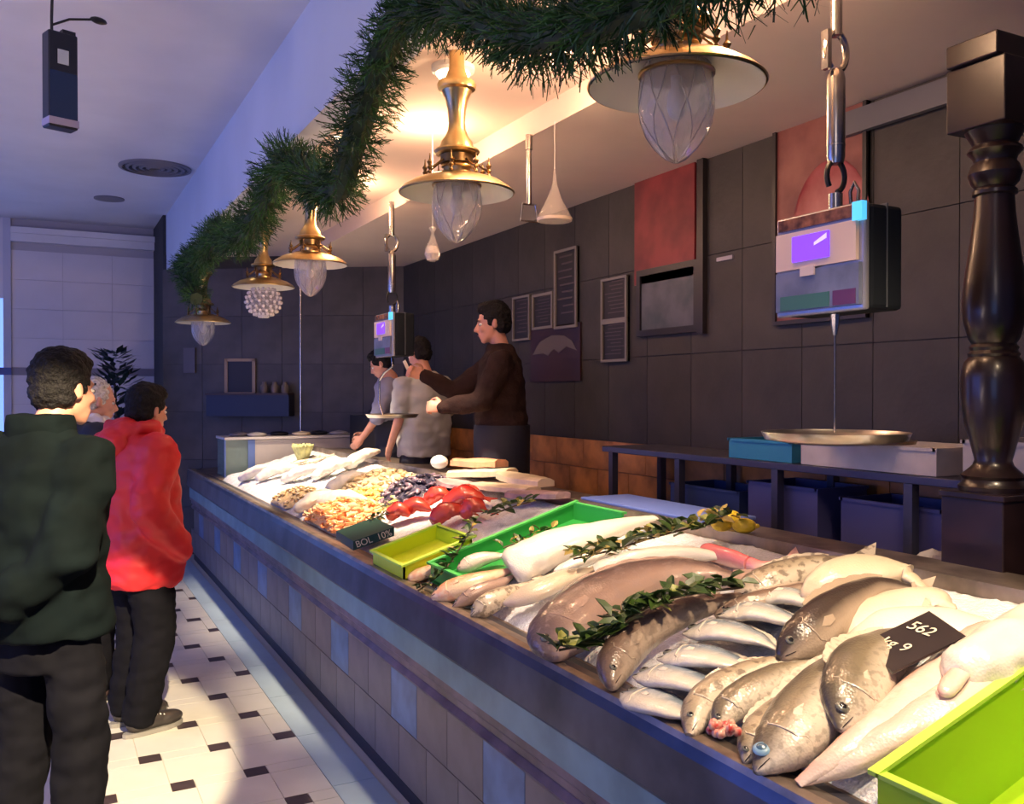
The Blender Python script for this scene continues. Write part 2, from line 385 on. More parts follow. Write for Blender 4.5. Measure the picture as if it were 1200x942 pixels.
# =====================================================================
# FISH
def spline(P,n):
    P=[V(p) for p in P]
    if len(P)==2: return [P[0].lerp(P[1],i/(n-1)) for i in range(n)]
    Q=[P[0]*2-P[1]]+P+[P[-1]*2-P[-2]]; out=[]
    m=len(P)-1
    for i in range(n):
        t=i/(n-1)*m; k=min(int(t),m-1); u=t-k; a,b,c,d=Q[k:k+4]
        out.append(.5*((2*b)+(c-a)*u+(2*a-5*b+4*c-d)*u*u+(3*b-a-3*c+d)*u**3))
    return out
PROF={ # u: (half height, half thickness) relative
 'bass':[(0,.10,.10),(.03,.24,.26),(.08,.46,.5),(.15,.70,.78),(.22,.86,.95),(.24,.84,.92),(.27,.92,1.0),(.4,1,1),(.55,.93,.88),(.7,.70,.62),(.82,.42,.36),(.92,.25,.18),(1,.26,.10)],
 'hake':[(0,.22,.2),(.03,.42,.4),(.08,.66,.62),(.15,.86,.84),(.2,.96,.96),(.22,.92,.93),(.26,1,1),(.4,.98,.96),(.55,.82,.8),(.7,.60,.56),(.84,.36,.32),(.94,.2,.16),(1,.22,.10)],
 'bream':[(0,.08,.12),(.04,.28,.3),(.1,.58,.6),(.2,.88,.9),(.24,.9,.9),(.26,.95,1),(.4,1,1),(.6,.82,.8),(.78,.45,.4),(.9,.2,.2),(1,.22,.1)],
 'flat':[(0,.1,.2),(.05,.35,.5),(.15,.65,.8),(.3,.92,1),(.45,1,1),(.6,.92,.9),(.78,.62,.6),(.9,.3,.35),(1,.14,.12)],
 'tail':[(0,.75,.8),(.04,.95,.95),(.1,1,1),(.3,.96,.96),(.5,.8,.8),(.7,.58,.58),(.85,.4,.4),(.95,.26,.22),(1,.2,.08)],
 'fillet':[(0,.3,.4),(.04,.6,.7),(.12,.85,.9),(.3,1,1),(.6,.95,.9),(.8,.7,.7),(.93,.4,.4),(1,.12,.2)],
}
def prof(kind,u):
    P=PROF[kind]
    for i in range(len(P)-1):
        if u<=P[i+1][0]:
            a,b=P[i],P[i+1]; t=(u-a[0])/(b[0]-a[0]); t=t*t*(3-2*t)*.5+t*.5; return a[1]+(b[1]-a[1])*t,a[2]+(b[2]-a[2])*t
    return P[-1][1:]
M_eyew=mat('fish_eye_ring',(.13,.13,.11),.15,coat=.6); M_eyeb=mat('fish_pupil',(.01,.01,.015),.06,coat=1)
M_eyeblue=mat('clouded_blue_eye',(.22,.38,.52),.08,coat=1)
def fish(name,label,cat,path,hh,ht,m,kind='bass',dors=(0,1,0),tail=.09,fin=None,eye=True,group=None,n=44,k=20,eyem=None,lump=.0,dorsal=True,eyer=None,pect=True,gill=True):
    """path: head->tail points; dors: world direction of the back; hh/ht half height/thickness"""
    P=spline(path,n); root=thing(name,label,cat,P[0],0,group); org=P[0]
    dors=V(dors); vs=[];fs=[];fc=[]; fr=[]
    sd=R.random()*100
    for j in range(n):
        t=(P[min(j+1,n-1)]-P[max(j-1,0)]).normalized(); d=(dors-t*dors.dot(t)).normalized(); s=t.cross(d)
        if s.z<0: s=-s
        u=j/(n-1); a,b=prof(kind,u); fr.append((P[j]-org,d,s,a*hh,b*ht,t))
        for i in range(k):
            an=2*PI*i/k; ca,sa=math.cos(an),math.sin(an)
            rr=1+lump*noise.noise(V((u*9,ca*2,sa*2+sd)))
            vs.append(P[j]-org+d*(a*hh*ca*rr)+s*(b*ht*sa*rr)); fc.append((u,ca*.5+.42,0) if kind not in('flat',) else (u,.5+.5*sa*.9,0))
    for j in range(n-1):
        for i in range(k): fs.append((j*k+i,j*k+(i+1)%k,(j+1)*k+(i+1)%k,(j+1)*k+i))
    fs.append(tuple(range(k))); fs.append(tuple((n-1)*k+i for i in range(k)))
    b_=MB().add(vs,fs); body=b_.build('body',m,root,smooth=60)
    at=body.data.attributes.new('fishc','FLOAT_VECTOR','POINT'); at.data.foreach_set('vector',[c for q in fc for c in q])
    L=sum((P[i+1]-P[i]).length for i in range(n-1))
    fm=fin or m
    def F_(u): return fr[min(n-1,max(0,int(u*(n-1))))]
    if tail:
        c,d,s,a,b,t=fr[-1]; tw=tail
        pts=[c-t*.012+d*a*.9, c+t*tw*.5+d*tw*.5, c+t*tw*1.05+d*tw*.72, c+t*tw*.72+d*tw*.02, c+t*tw*1.05-d*tw*.66, c+t*tw*.5-d*tw*.45, c-t*.012-d*a*.9]
        nn_=s*.0022
        q=MB(); up_=[p+nn_*(1.6 if i in(0,6) else .5)+V((0,0,.004)) for i,p in enumerate(pts)]; dn_=[p-nn_*1.5+V((0,0,.003)) for p in pts]
        q.add(up_+dn_,[(0,1,3),(1,2,3),(0,3,6),(3,4,5),(3,5,6),(10,8,7),(10,9,8),(13,10,7),(12,11,10),(13,12,10)]+[(i,(i+1)%7,(i+1)%7+7,i+7) for i in range(7)])
        q.build('tail_fin',fm,root)
    if dorsal:
        q=MB(); ids=[i for i in range(int(n*.36),int(n*.8))]
        top=[];bot=[]
        for z_,i in enumerate(ids):
            c,d,s,a,b,t=fr[i]; hgt=.20*hh*math.sin(PI*(z_+.5)/len(ids))*(1.25 if z_%3 else .85)+.10*hh
            bot.append(c+d*a*.93); top.append(c+d*(a+hgt)+t*.006)
        m_=len(ids); vs2=[p+fr[n//2][2]*.0012 for p in bot+top]+[p-fr[n//2][2]*.0012 for p in bot+top]
        f2=[]
        for i in range(m_-1): f2+=[(i,i+1,m_+i+1,m_+i),(2*m_+i,2*m_+m_+i,2*m_+m_+i+1,2*m_+i+1),(m_+i,m_+i+1,3*m_+i+1,3*m_+i)]
        q.add(vs2,f2).build('dorsal_fin',fm,root)
    if pect:
        c,d,s,a,b,t=F_(.27); p0=c+s*b*.93-d*a*.18
        q=MB(); l=L*.10; pts=[p0,p0+t*l*.5+d*l*.24+s*.004,p0+t*l*1.0+d*l*.10+s*.002,p0+t*l*.9-d*l*.16,p0+t*l*.4-d*l*.22]
        q.quadprism(pts,s*.002).build('pectoral_fin',fm,root)
    if gill:
        # raised gill cover edge
        pts=[]
        for an in np.linspace(-.85,1.15,12):
            u=.225-.035*math.cos(an*1.4-.1)+.03
            c,d,s,a,b,t=F_(u); pts.append(c-d*a*.98*math.sin(an)*1.0+s*b*.97*math.cos(an)+s*.0008)
        MB().tube(pts,[.0006+.0022*math.sin(PI*i/11) for i in range(12)],6).build('gill_cover',m,root,smooth=True)
        c,d,s,a,b,t=F_(.03)
        pts=[fr[0][0]+fr[0][2]*fr[0][4]*.6-fr[0][1]*fr[0][3]*.1, F_(.045)[0]+F_(.045)[2]*F_(.045)[4]*.93-F_(.045)[1]*F_(.045)[3]*.30, F_(.09)[0]+F_(.09)[2]*F_(.09)[4]*.93-F_(.09)[1]*F_(.09)[3]*.40]
        MB().tube(pts,[.0010,.0015,.0006],6).build('mouth',M_eyeb,root)
    if eye:
        u=.10 if kind!='hake' else .11
        c,d,s,a,b,t=F_(u); er=eyer or min(.016,hh*.20)
        p=c+d*a*.30+s*b*.90
        Mx=Matrix((( t.x,d.x,s.x),(t.y,d.y,s.y),(t.z,d.z,s.z)))
        e_=MB().ell(p,(er,er,er*.42),Mx,14,8).build('eye',eyem or M_eyew,root,smooth=True)
        MB().ell(p+s*er*.20,(er*.62,er*.62,er*.3),Mx,12,6).build('pupil',M_eyeb if not eyem else mat('blue_pupil',(.05,.12,.2),.05,coat=1),e_,smooth=True)
    return root
FM_bass=fishmat('bass_skin',(.040,.032,.024),(.20,.16,.105),(.62,.54,.43),spot=.35,spotcol=(.10,.08,.06),sscale=70)
FM_hake=fishmat('hake_skin',(.09,.055,.04),(.19,.125,.095),(.40,.31,.24),rough=.3,spot=.3,spotcol=(.09,.06,.05),sscale=50)
FM_silver=fishmat('silver_skin',(.07,.10,.14),(.24,.29,.35),(.62,.56,.48),rough=.16,spot=.35,spotcol=(.70,.66,.62),sscale=26)
FM_dark=fishmat('dark_fish_skin',(.018,.012,.012),(.055,.038,.032),(.40,.31,.23))
FM_bigf=fishmat('big_fish_skin',(.10,.065,.055),(.19,.125,.11),(.40,.27,.22),spot=.5,spotcol=(.36,.26,.23),sscale=34)
FM_white=fishmat('white_flesh',(.70,.62,.50),(.78,.71,.60),(.80,.74,.64),rough=.3)
FM_pink=fishmat('pink_flesh',(.62,.32,.25),(.74,.50,.41),(.78,.62,.52),rough=.26,spot=.4,spotcol=(.80,.68,.60),sscale=12)
FM_cream=fishmat('cream_flesh',(.60,.48,.34),(.72,.61,.46),(.78,.69,.55),rough=.33,spot=.35,spotcol=(.72,.52,.38),sscale=14)
FM_orange=fishmat('orange_skin',(.66,.22,.07),(.70,.33,.17),(.78,.56,.38),spot=.4,spotcol=(.7,.2,.1),sscale=30)
FM_mottle=fishmat('mottled_skin',(.20,.15,.10),(.36,.29,.20),(.60,.51,.40),spot=.7,spotcol=(.10,.07,.05),sscale=45)
FM_red=fishmat('red_skin',(.60,.012,.008),(.70,.03,.018),(.75,.09,.05),rough=.22)
FM_redtail=fishmat('red_tail_skin',(.80,.16,.17),(.83,.30,.28),(.86,.50,.42),rough=.25)
FB='whole fish laid on the ice'
nb=Matrix; U=BN
# --- near end, right hand part: skinned pink and white fish
def PB(*a): return [B(x,y,h) for x,y,h in a]
fish('sea_bass','large sea bass with clouded blue eye, head nearest the steel rim','fish',PB((886,906,.045),(925,865,.055),(962,815,.065),(1004,770,.06),(1040,744,.05)),.076,.046,FM_bass,'bass',dors=(-.45,1,0),eyem=M_eyeblue,eyer=.019,group=None)
fish('sea_bass','sea bass with pale belly whose head pokes out left of the black price sign','fish',PB((984,856,.075),(998,815,.085),(1018,778,.09),(1050,752,.07),(1085,735,.05)),.072,.044,FM_bass,'bass',dors=(-1,.1,0))
fish('skinned_fish','long skinned pink fish tail beside the head under the black price sign','fish',PB((1165,742,.05),(1110,790,.06),(1040,845,.055),(985,885,.05),(935,918,.035)),.050,.036,FM_pink,'tail',dors=(-.5,.8,0),tail=0,eye=False,dorsal=False,pect=False,gill=False,lump=.1)
fish('skinned_fish','skinned pale pink fish lying nearest the lime green tray','fish',PB((1185,785,.05),(1125,822,.055),(1055,862,.05),(995,893,.04),(935,918,.03)),.052,.040,FM_pink,'tail',dors=(-.3,.9,0),tail=0,eye=False,dorsal=False,pect=False,gill=False,lump=.16)
fish('skinned_fish','thick white skinned fish body at the right edge above the lime tray','fish',PB((1112,800,.08),(1155,775,.095),(1195,742,.09),(1230,700,.05)),.062,.045,FM_white,'fillet',dors=(-.6,.6,0),tail=0,eye=False,dorsal=False,pect=False,gill=False,lump=.18)
fish('fish_fillet','small pale fillet lying across the skinned fish right of the price sign','fillet',PB((1105,815,.10),(1122,792,.105),(1148,768,.10)),.020,.012,FM_pink,'fillet',dors=(-.6,.6,0),tail=0,eye=False,dorsal=False,pect=False,gill=False)
fish('white_fish_side','broad pale side of fish behind the black price sign','fillet',PB((1000,770,.045),(1050,735,.06),(1120,735,.05),(1185,752,.04)),.075,.035,FM_white,'fillet',dors=(.6,.8,.2),tail=0,eye=False,dorsal=False,pect=False,gill=False,lump=.1)
fish('white_fish_side','flat pale fish belly between the dark curved fish and the price sign','fillet',PB((985,745,.035),(1030,722,.05),(1085,705,.045),(1120,715,.03)),.07,.03,FM_cream,'fillet',dors=(0,1,.2),tail=0,eye=False,dorsal=False,pect=False,gill=False,lump=.1)
fish('dark_curved_fish','dark backed curved fish arching over the pale bellies, head to the left','fish',PB((914,772,.06),(950,742,.075),(985,712,.08),(1030,688,.065),(1074,690,.04)),.058,.045,FM_dark,'hake',dors=(-.2,1,.9),tail=.05,dorsal=True)
fish('pale_belly_fish','cream bellied flat fish lying behind the dark curved fish','fish',PB((940,700,.075),(970,680,.09),(1010,668,.085),(1055,672,.06),(1085,690,.04)),.062,.035,FM_cream,'flat',dors=(0,1,.3),tail=0,eye=False,dorsal=False,pect=False,gill=False)
fish('brown_fish','mottled brown fish at the back edge behind the cream flat fish','fish',PB((862,700,.05),(905,680,.06),(955,662,.055),(1005,655,.04)),.055,.035,FM_mottle,'hake',dors=(0,1,.5),tail=.07)
fish('thin_hake','thin brown hake pointing at the long hake, crossing behind the silver bream','fish',PB((838,722,.05),(880,707,.055),(930,692,.05),(985,676,.035)),.030,.026,FM_hake,'hake',dors=(0,1,.6),tail=.05)
# --- medium fish at the rim
fish('slim_bass','slim pale bass with dark back lying left of the red gilled fish','fish',PB((808,862,.035),(826,823,.045),(868,795,.05),(905,778,.045),(930,765,.03)),.043,.034,FM_mottle,'hake',dors=(-.9,.6,0),tail=.05)
fish('red_gilled_fish','small bass with torn red gills showing at the head','fish',PB((838,858,.05),(858,828,.06),(905,800,.06),(940,783,.05),(962,772,.03)),.043,.034,FM_bass,'bass',dors=(-.9,.5,0),tail=.05)
q=MB()
c0=B(850,858,.085)
for i in range(26):
    a=R.random()*6.28; r_=R.random(); q.ell(c0+V((math.cos(a)*.030*r_,math.sin(a)*.036*r_,R.random()*.016)),(.011,.008,.010),None,7,5)
o=T(q.build('gill_flesh',mat('gill_flesh_red',(.62,.06,.05),.2,col2=(.85,.55,.42),scale=70,coat=.5),smooth=True),'torn red gills and flesh at the mouth of the small bass','gills')
fish('small_bass','small speckled bass squeezed between the red gilled fish and the largest bass','fish',PB((872,894,.035),(890,862,.045),(925,825,.05),(955,795,.04)),.040,.033,FM_mottle,'bass',dors=(-.9,.5,0),tail=.04)
# --- silver bream group
sil=[('nearest the rim, right of the long hake head',[(728,812,.03),(765,822,.04),(800,836,.035),(828,850,.02)],.062),
 ('with a blue sheen, second from the rim',[(742,792,.045),(785,792,.055),(828,806,.05),(862,822,.03)],.064),
 ('with bright cream flank in the middle of the silver bream',[(770,772,.06),(815,768,.068),(860,778,.06),(898,796,.035)],.066),
 ('with wide blue grey flank below the thin hake',[(800,742,.06),(842,738,.07),(888,750,.062),(922,768,.04)],.066),
 ('behind the blue grey one, cream coloured and touching the thin hake',[(842,722,.055),(882,716,.062),(925,728,.055),(955,742,.035)],.062),
 ('farthest back, just in front of the cream flat fish',[(880,704,.05),(918,698,.055),(955,708,.05),(985,720,.03)],.055)]
for lb,pp,hh in sil:
    fish('silver_bream','silver bream '+lb,'fish',PB(*pp),hh,.020,FM_silver,'bream',dors=(.5,1,0),tail=.05,group='silver bream on the ice')
# --- hake and large fish
fish('long_hake','long brown hake with drooping head at the rim beside the leaf garland','fish',PB((716,806,.05),(722,776,.07),(752,742,.085),(800,718,.08),(850,704,.06),(890,694,.04)),.052,.046,FM_hake,'hake',dors=(-.5,1,.8),tail=.06)
fish('large_silver_brown_fish','largest fish of the display, silver brown, arched behind the leaf garland','fish',PB((648,772,.05),(658,742,.075),(700,705,.09),(755,678,.09),(815,668,.07),(862,676,.04)),.105,.06,FM_bigf,'hake',dors=(-.4,1,.2),tail=.09)
fish('white_belly_fish','long white bellied fish behind the largest fish','fish',PB((700,676,.06),(745,660,.075),(800,650,.07),(848,652,.05)),.050,.045,FM_white,'tail',dors=(0,1,.5),tail=0,eye=False,dorsal=False,pect=False,gill=False)
fish('red_tailed_fish','pink fish with bright red tail at the back of the ice','fish',PB((826,645,.045),(860,655,.05),(893,664,.045),(926,655,.03)),.030,.026,FM_redtail,'tail',dors=(0,1,.5),tail=.05,eye=False,dorsal=False,pect=False,gill=False)
fish('pale_flatfish','pale pink edged flatfish lying left of the largest fish','fish',PB((590,708,.05),(625,694,.065),(665,676,.065),(712,664,.05)),.062,.028,FM_cream,'flat',dors=(0,1,.0),tail=0,eye=False,dorsal=False,pect=False,gill=False)
fish('white_monkfish_tail','big white monkfish tail lying under the yellow leafed herbs','fish',PB((598,668,.06),(640,645,.085),(700,625,.085),(768,606,.05)),.10,.06,FM_white,'tail',dors=(0,1,.2),tail=0,eye=False,dorsal=False,pect=False,gill=False,lump=.12)
fish('white_fillet','narrow white fillet lying in front of the monkfish tail','fillet',PB((650,672,.045),(690,655,.05),(735,640,.045)),.035,.022,FM_white,'fillet',dors=(0,1,0),tail=0,eye=False,dorsal=False,pect=False,gill=False)
fish('orange_gurnard','orange skinned fish behind the upright herb twig','fish',PB((506,700,.04),(540,688,.055),(575,676,.055),(612,664,.035)),.05,.035,FM_orange,'hake',dors=(0,1,.2),tail=.05)
fish('pink_small_fish','small pink fish between the herb twig and the green tray','fish',PB((536,668,.05),(565,655,.06),(600,650,.045)),.035,.03,FM_pink,'hake',dors=(0,1,.3),tail=.04)
fish('mottled_fish','small mottled fish at the rim in front of the pale flatfish','fish',PB((552,722,.035),(572,708,.045),(598,694,.045),(628,680,.03)),.042,.035,FM_mottle,'bass',dors=(-.2,1,.2),tail=.05)
fish('brown_small_fish','small brown fish between the orange fish and the mottled fish','fish',PB((530,712,.03),(556,696,.045),(585,684,.04),(606,672,.03)),.030,.028,FM_bigf,'bass',dors=(-.2,1,.2),tail=.04)
fish('speckled_fish','speckled fish piece at the rim left of the herb twig','fish',PB((478,678,.02),(500,670,.03),(528,660,.03)),.035,.025,FM_orange,'fillet',dors=(0,1,0),tail=0,eye=False,dorsal=False,pect=False,gill=False)
# --- price sign
M_sign=mat('sign_black',(.02,.014,.016),.35); M_chalk=mat('chalk_cream',(.75,.68,.50),.6)
s0,s1,s2=B(1008,757,.105),B(1046,790,.10),B(1132,748,.115); s3=s0+s2-s1
sg=thing('price_sign','black price sign with cream hand painted figures lying on the near fish','sign',s0)
MB().quadprism([p-s0 for p in (s0,s1,s2,s3)],V((0,0,.005))).build('board',M_sign,sg)
ex=(s2-s1); ey=(s0-s1)
def onsign(a,b): return s1-s0+ex*a+ey*b+V((0,0,.0075))
text('lettering','kg 9',M_chalk,sg,frameM(onsign(.30,.55),-ey+ex*.25,ex),.042)
text('lettering','562',M_chalk,sg,frameM(onsign(.70,.62),-ey+ex*.2,ex),.045)
# --- leaves
M_leaf=mat('bay_leaf',(.035,.07,.012),.4,var=.5,scale=20); M_leafl=mat('pale_leaf',(.30,.32,.08),.45,var=.3,scale=20); M_twig=mat('brown_twig',(.09,.055,.03),.7); M_leafy=mat('yellow_leaf',(.45,.33,.09),.5,var=.3,scale=20)
def leafmesh(l,w_,m):
    vs=[(0,0,0),(l*.3,w_,.15*l),(l*.7,w_*.8,.12*l),(l,0,-.02*l),(l*.7,-w_*.8,.12*l),(l*.3,-w_,.15*l),(l*.5,0,.03*l)]
    vs+=[(x,y,z-.001) for x,y,z in vs]
    f=[(0,5,6),(5,4,6),(4,3,6),(3,2,6),(2,1,6),(1,0,6)]
    return MB().add(vs,f+[tuple(i+7 for i in q[::-1]) for q in f]+[(i,(i+1)%6,(i+1)%6+7,i+7) for i in range(6)]).mesh('leaf',m)
LM=[leafmesh(.055,.013,M_leaf),leafmesh(.045,.014,M_leafl),leafmesh(.06,.016,M_leaf),leafmesh(.05,.012,M_leafy)]
def herb(name,label,path,n,spread,wts,sc=1):
    P=spline(path,n); r=thing(name,label,'herbs',P[0])
    MB().tube([p-P[0] for p in P],.0035,5).build('stem',M_twig,r)
    for i,p in enumerate(P):
        for _ in range(2):
            me=R.choices(LM,wts)[0]
            t=V((R.uniform(-1,1),R.uniform(-1,1),R.uniform(-.1,.6)))
            M=Matrix.Translation(p-P[0]+V((R.uniform(-1,1)*spread,R.uniform(-1,1)*spread,R.uniform(0,.02))))@Matrix.Rotation(R.uniform(0,6.28),4,'Z')@Matrix.Rotation(R.uniform(-.7,.3),4,'Y')@Matrix.Rotation(R.uniform(-.6,.6),4,'X')@Matrix.Scale(sc*R.uniform(.8,1.25),4)
            link('leaf',me,r,M=M)
herb('bay_branch','long leafy green bay branch lying between the largest fish and the long hake',PB((655,762,.13),(700,750,.12),(740,722,.15),(790,700,.15),(870,688,.10)),62,.026,(5,1.6,5,0))
herb('herb_branch','yellowing leafy branch lying behind the white fish near the yellow lemons',PB((672,655,.11),(715,645,.11),(765,630,.12),(810,618,.11),(852,604,.08)),62,.045,(4,1.5,3,3))
herb('herb_twig','dark upright twig standing between the lime tray and the orange fish',PB((490,692,.05),(520,668,.07),(540,640,.10),(556,612,.14)),22,.010,(2,.3,1,.3),.75)
herb('herb_sprig','small leafy sprig behind the red fish pieces',PB((575,604,.06),(600,594,.09),(622,588,.07)),14,.03,(2,2,1,1),.9)
herb('herb_sprig','small green sprig in the long green tray',PB((590,642,.05),(622,630,.06),(648,622,.05)),12,.02,(2,2,1,2),.8)
herb('herb_sprig','yellow green sprig between the prawns and the red fish pieces',PB((438,612,.06),(448,602,.08),(462,588,.06)),14,.018,(1,3,1,1),.8)
# --- trays
M_lime=mat('lime_plastic',(.42,.72,.02),.35,sss=.1); M_green=mat('green_plastic',(.03,.33,.06),.35)
M_lime2=mat('yellow_lime_plastic',(.72,.88,.02),.35)
def tray(name,label,c0,c1,h,m,wall=.008,zoff=0,near=None):
    """axis box tray on the sloping bed: c0=(x0,y0) c1=(x1,y1)"""
    x0,y0=c0;x1,y1=c1; r=thing(name,label,'tray',(x0,y0,bedz(x0)+zoff)); hn=near or h
    def P(x,y,dz): return V((x-x0,y-y0,bedz(x)-bedz(x0)+dz))
    def panel(nm,a,b,dz0,dz1,tx,ty):
        pts=[P(*a,dz0),P(*b,dz0),P(*b,dz1),P(*a,dz1)]
        MB().quadprism(pts,(tx,ty,0)).build(nm,m,r)
    MB().quadprism([P(x0,y0,.004),P(x1,y0,.004),P(x1,y1,.004),P(x0,y1,.004)],(0,0,.006)).build('tray_floor',m,r)
    panel('side',(x0,y1),(x1,y1),0,h,0,wall); panel('side',(x0,y0),(x1,y0),0,hn,0,wall)
    panel('end',(x0,y0),(x0,y1),0,h,wall,0); panel('end',(x1,y0),(x1,y1),0,h,-wall,0)
    q=MB()
    def bar(a,b,ox,oy):
        p=P(*a,h-.002);q_=P(*b,h-.002); q.quadprism([p,q_,q_+V((ox,oy,0)),p+V((ox,oy,0))],(0,0,.008))
    bar((x0-.014,y1-.004),(x1+.014,y1-.004),0,.022)
    if not near: bar((x0-.014,y0-.016),(x1+.014,y0-.016),0,.022)
    bar((x0-.014,y0),(x0-.014,y1),.022,0); bar((x1-.008,y0),(x1-.008,y1),.022,0)
    q.build('rim',mat(m.name+'_rim',(.62,.92,.10) if 'lime' in m.name else (.10,.55,.12),.35),r)
    return r
tray('lime_tray','large lime green plastic tray at the near right end of the counter',(1.29,.40),(2.06,1.085),.215,M_lime,zoff=-.135)
tray('yellow_lime_tray','yellow lime plastic tray at the rim left of the long green tray',(1.235,3.30),(1.53,3.66),.066,M_lime2,zoff=.018)
tray('green_tray','long green plastic tray running back across the ice behind the orange fish',(1.32,2.86),(1.97,3.22),.075,M_green,near=.02)
# tray label sign
a0,a1,a2,a3=B(394,632,.03),B(414,645,.03),B(462,628,.04),B(438,616,.04)
sg=thing('price_sign','dark green price label with pale writing between prawns and lime tray','sign',a0)
MB().quadprism([p-a0 for p in (a0,a1,a2,a3)],V((0,0,.042))).build('board',mat('label_green',(.01,.05,.035),.4),sg)
cc_=(a1+a2)/2-a0
n_=(a2-a1).normalized(); f_=n_.cross(V((0,0,1)))
text('lettering','BOL  10%',M_chalk,sg,frameM(cc_+f_*.003+V((0,0,.021)),n_,(0,0,1)),.042)
# --- blue board, lemons, black tray at the back ledge
bb=[onZ(728,604,1.13),onZ(760,585,1.13),onZ(830,600,1.13),onZ(790,612,1.13)]
lz=1.135
q=MB().quadprism([(2.14,2.60,lz),(2.40,2.60,lz),(2.40,3.45,lz),(2.14,3.45,lz)],(0,0,.014))
T(q.build('chopping_board',mat('blue_board',(.13,.19,.55),.4),bevel=.004),'blue plastic cutting board on the back ledge behind the green tray','cutting board')
M_lem=mat('lemon_skin',(.85,.62,.04),.4,bump=.3,bscale=90)
for i,(x,y,l) in enumerate(((858,614,'lemon half on the back ledge right of the herbs, topmost'),(846,622,'lemon wedge beside the herbs, nearest to them'),(872,624,'lemon wedge farthest right on the steel ledge'))):
    p=onZ(x,y,1.14)
    q=MB().ell((0,0,.024),(.042,.028,.026),None,14,9); q.ell((.042,0,.024),(.010,.008,.008),None,8,5)
    o=q.build('lemon',M_lem,smooth=True); o.location=p; o.rotation_euler=(0,0,.5-i*.6); T(o,l,'lemon','lemon pieces on the ledge')
# wooden / cream fillet trays behind the red fish
M_fil=mat('salmon_fillet',(.80,.42,.24),.35,var=.2,scale=12); M_filc=mat('cream_fillet',(.82,.68,.46),.35,var=.12,scale=14); M_filp=mat('grey_pink_fillet',(.42,.28,.28),.35,var=.3,scale=15)
fils=[((535,541),(588,543),.045,M_fil,'salmon coloured fillet block nearest the workers'),((530,555),(600,553),.04,M_filc,'cream fillet slab in front of the salmon block'),
((590,556),(640,566),.04,M_filc,'cream fillet slab at the far right of the slabs'),((560,568),(625,574),.03,M_filc,'thin cream fillet slab behind the red fish pieces'),((600,578),(660,580),.03,M_filp,'grey pink fillet slab left of the green tray corner'),((520,563),(560,572),.03,M_filp,'purple grey fish slab beside the mussels')]
for (p0,p1,th,m,l) in fils:
    a=B(*p0,.05); b=B(*p1,.05); d_=(b-a); s_=V((-d_.y,d_.x,0)).normalized()*.075
    q=MB(); n=14; 
    for j in range(n):
        pass
    P_=[a.lerp(b,t/(n-1)) for t in range(n)]
    vs=[];fs=[]
    for j,p in enumerate(P_):
        w_=s_*(.55+.45*math.sin(PI*(j+.6)/(n+.2)))
        for (u,v) in ((-1,-.5),(-1,.2),(-.6,.5),(.6,.5),(1,.2),(1,-.5)):
            vs.append(p-P_[0]+w_*u+V((0,0,th*v+.006*noise.noise(p*12+V((u,v,0))))))
    for j in range(n-1):
        for i in range(6): fs.append((j*6+i,j*6+(i+1)%6,(j+1)*6+(i+1)%6,(j+1)*6+i))
    fs+= [tuple(range(6)),tuple((n-1)*6+i for i in range(6))]
    o=MB().add(vs,fs).build('fillet_slab',m,smooth=True); o.location=P_[0]; T(o,l,'fillet','fillet slabs by the back ledge')
o=MB().ell((0,0,.03),(.055,.05,.042),None,16,10).build('white_tub',mat('tub_white',(.9,.9,.88),.4),smooth=True); o.location=B(515,547,.05)
T(o,'bright white rounded tub standing on the back edge in front of the workers','tub')
# red fish pieces
reds=[((470,600),(505,598),.05),((505,612),(548,600),.065),((520,590),(568,584),.07),((540,603),(570,598),.06),((455,606),(480,604),.045),((498,588),(530,584),.05)]
rl=['leftmost bright red fish piece beside the yellow sprig','big red fish piece nearest the yellow lime tray','largest bright red fish piece at the back','red fish piece touching the small leafy sprig','small red fish piece lowest at the left','red fish piece nearest the mussels']
for (p0,p1,r_),l in zip(reds,rl):
    a=B(*p0,.05);b=B(*p1,.05)
    mid=(a+b)/2+V((0,0,.035))
    fish('red_fish_piece',l,'fish',[a,mid,b],r_*.9,.035,FM_red,'fillet',dors=(0,1,.2),tail=.05 if r_>.05 else 0,eye=False,dorsal=r_>.05,pect=False,gill=False,n=20,k=14,lump=.25,group='red fish pieces')
# --- piles of shellfish: individual pieces copied in loops
def heap(name,cat,group,meshes,n,cx,cy,rx,ry,h,labelf,sc=(.9,1.1),flat=False):
    """heap centre (cx,cy), half sizes rx,ry, height h on the bed"""
    for i in range(n):
        a=R.uniform(0,6.28); r_=math.sqrt((i+.5)/n); x=max(1.335,cx+rx*r_*math.cos(a)); y=cy+ry*r_*math.sin(a)
        z=bedz(x)+.012+h*(1-r_*r_)*.95
        o=bpy.data.objects.new(name,R.choice(meshes)); C.objects.link(o); o.location=(x,y,z)
        o.rotation_euler=(R.uniform(-.5,.5),R.uniform(-.5,.5),R.uniform(0,6.28)) if not flat else (0,0,R.uniform(0,6.28))
        s_=R.uniform(*sc); o.scale=(s_,s_,s_); T(o,labelf,cat,group)
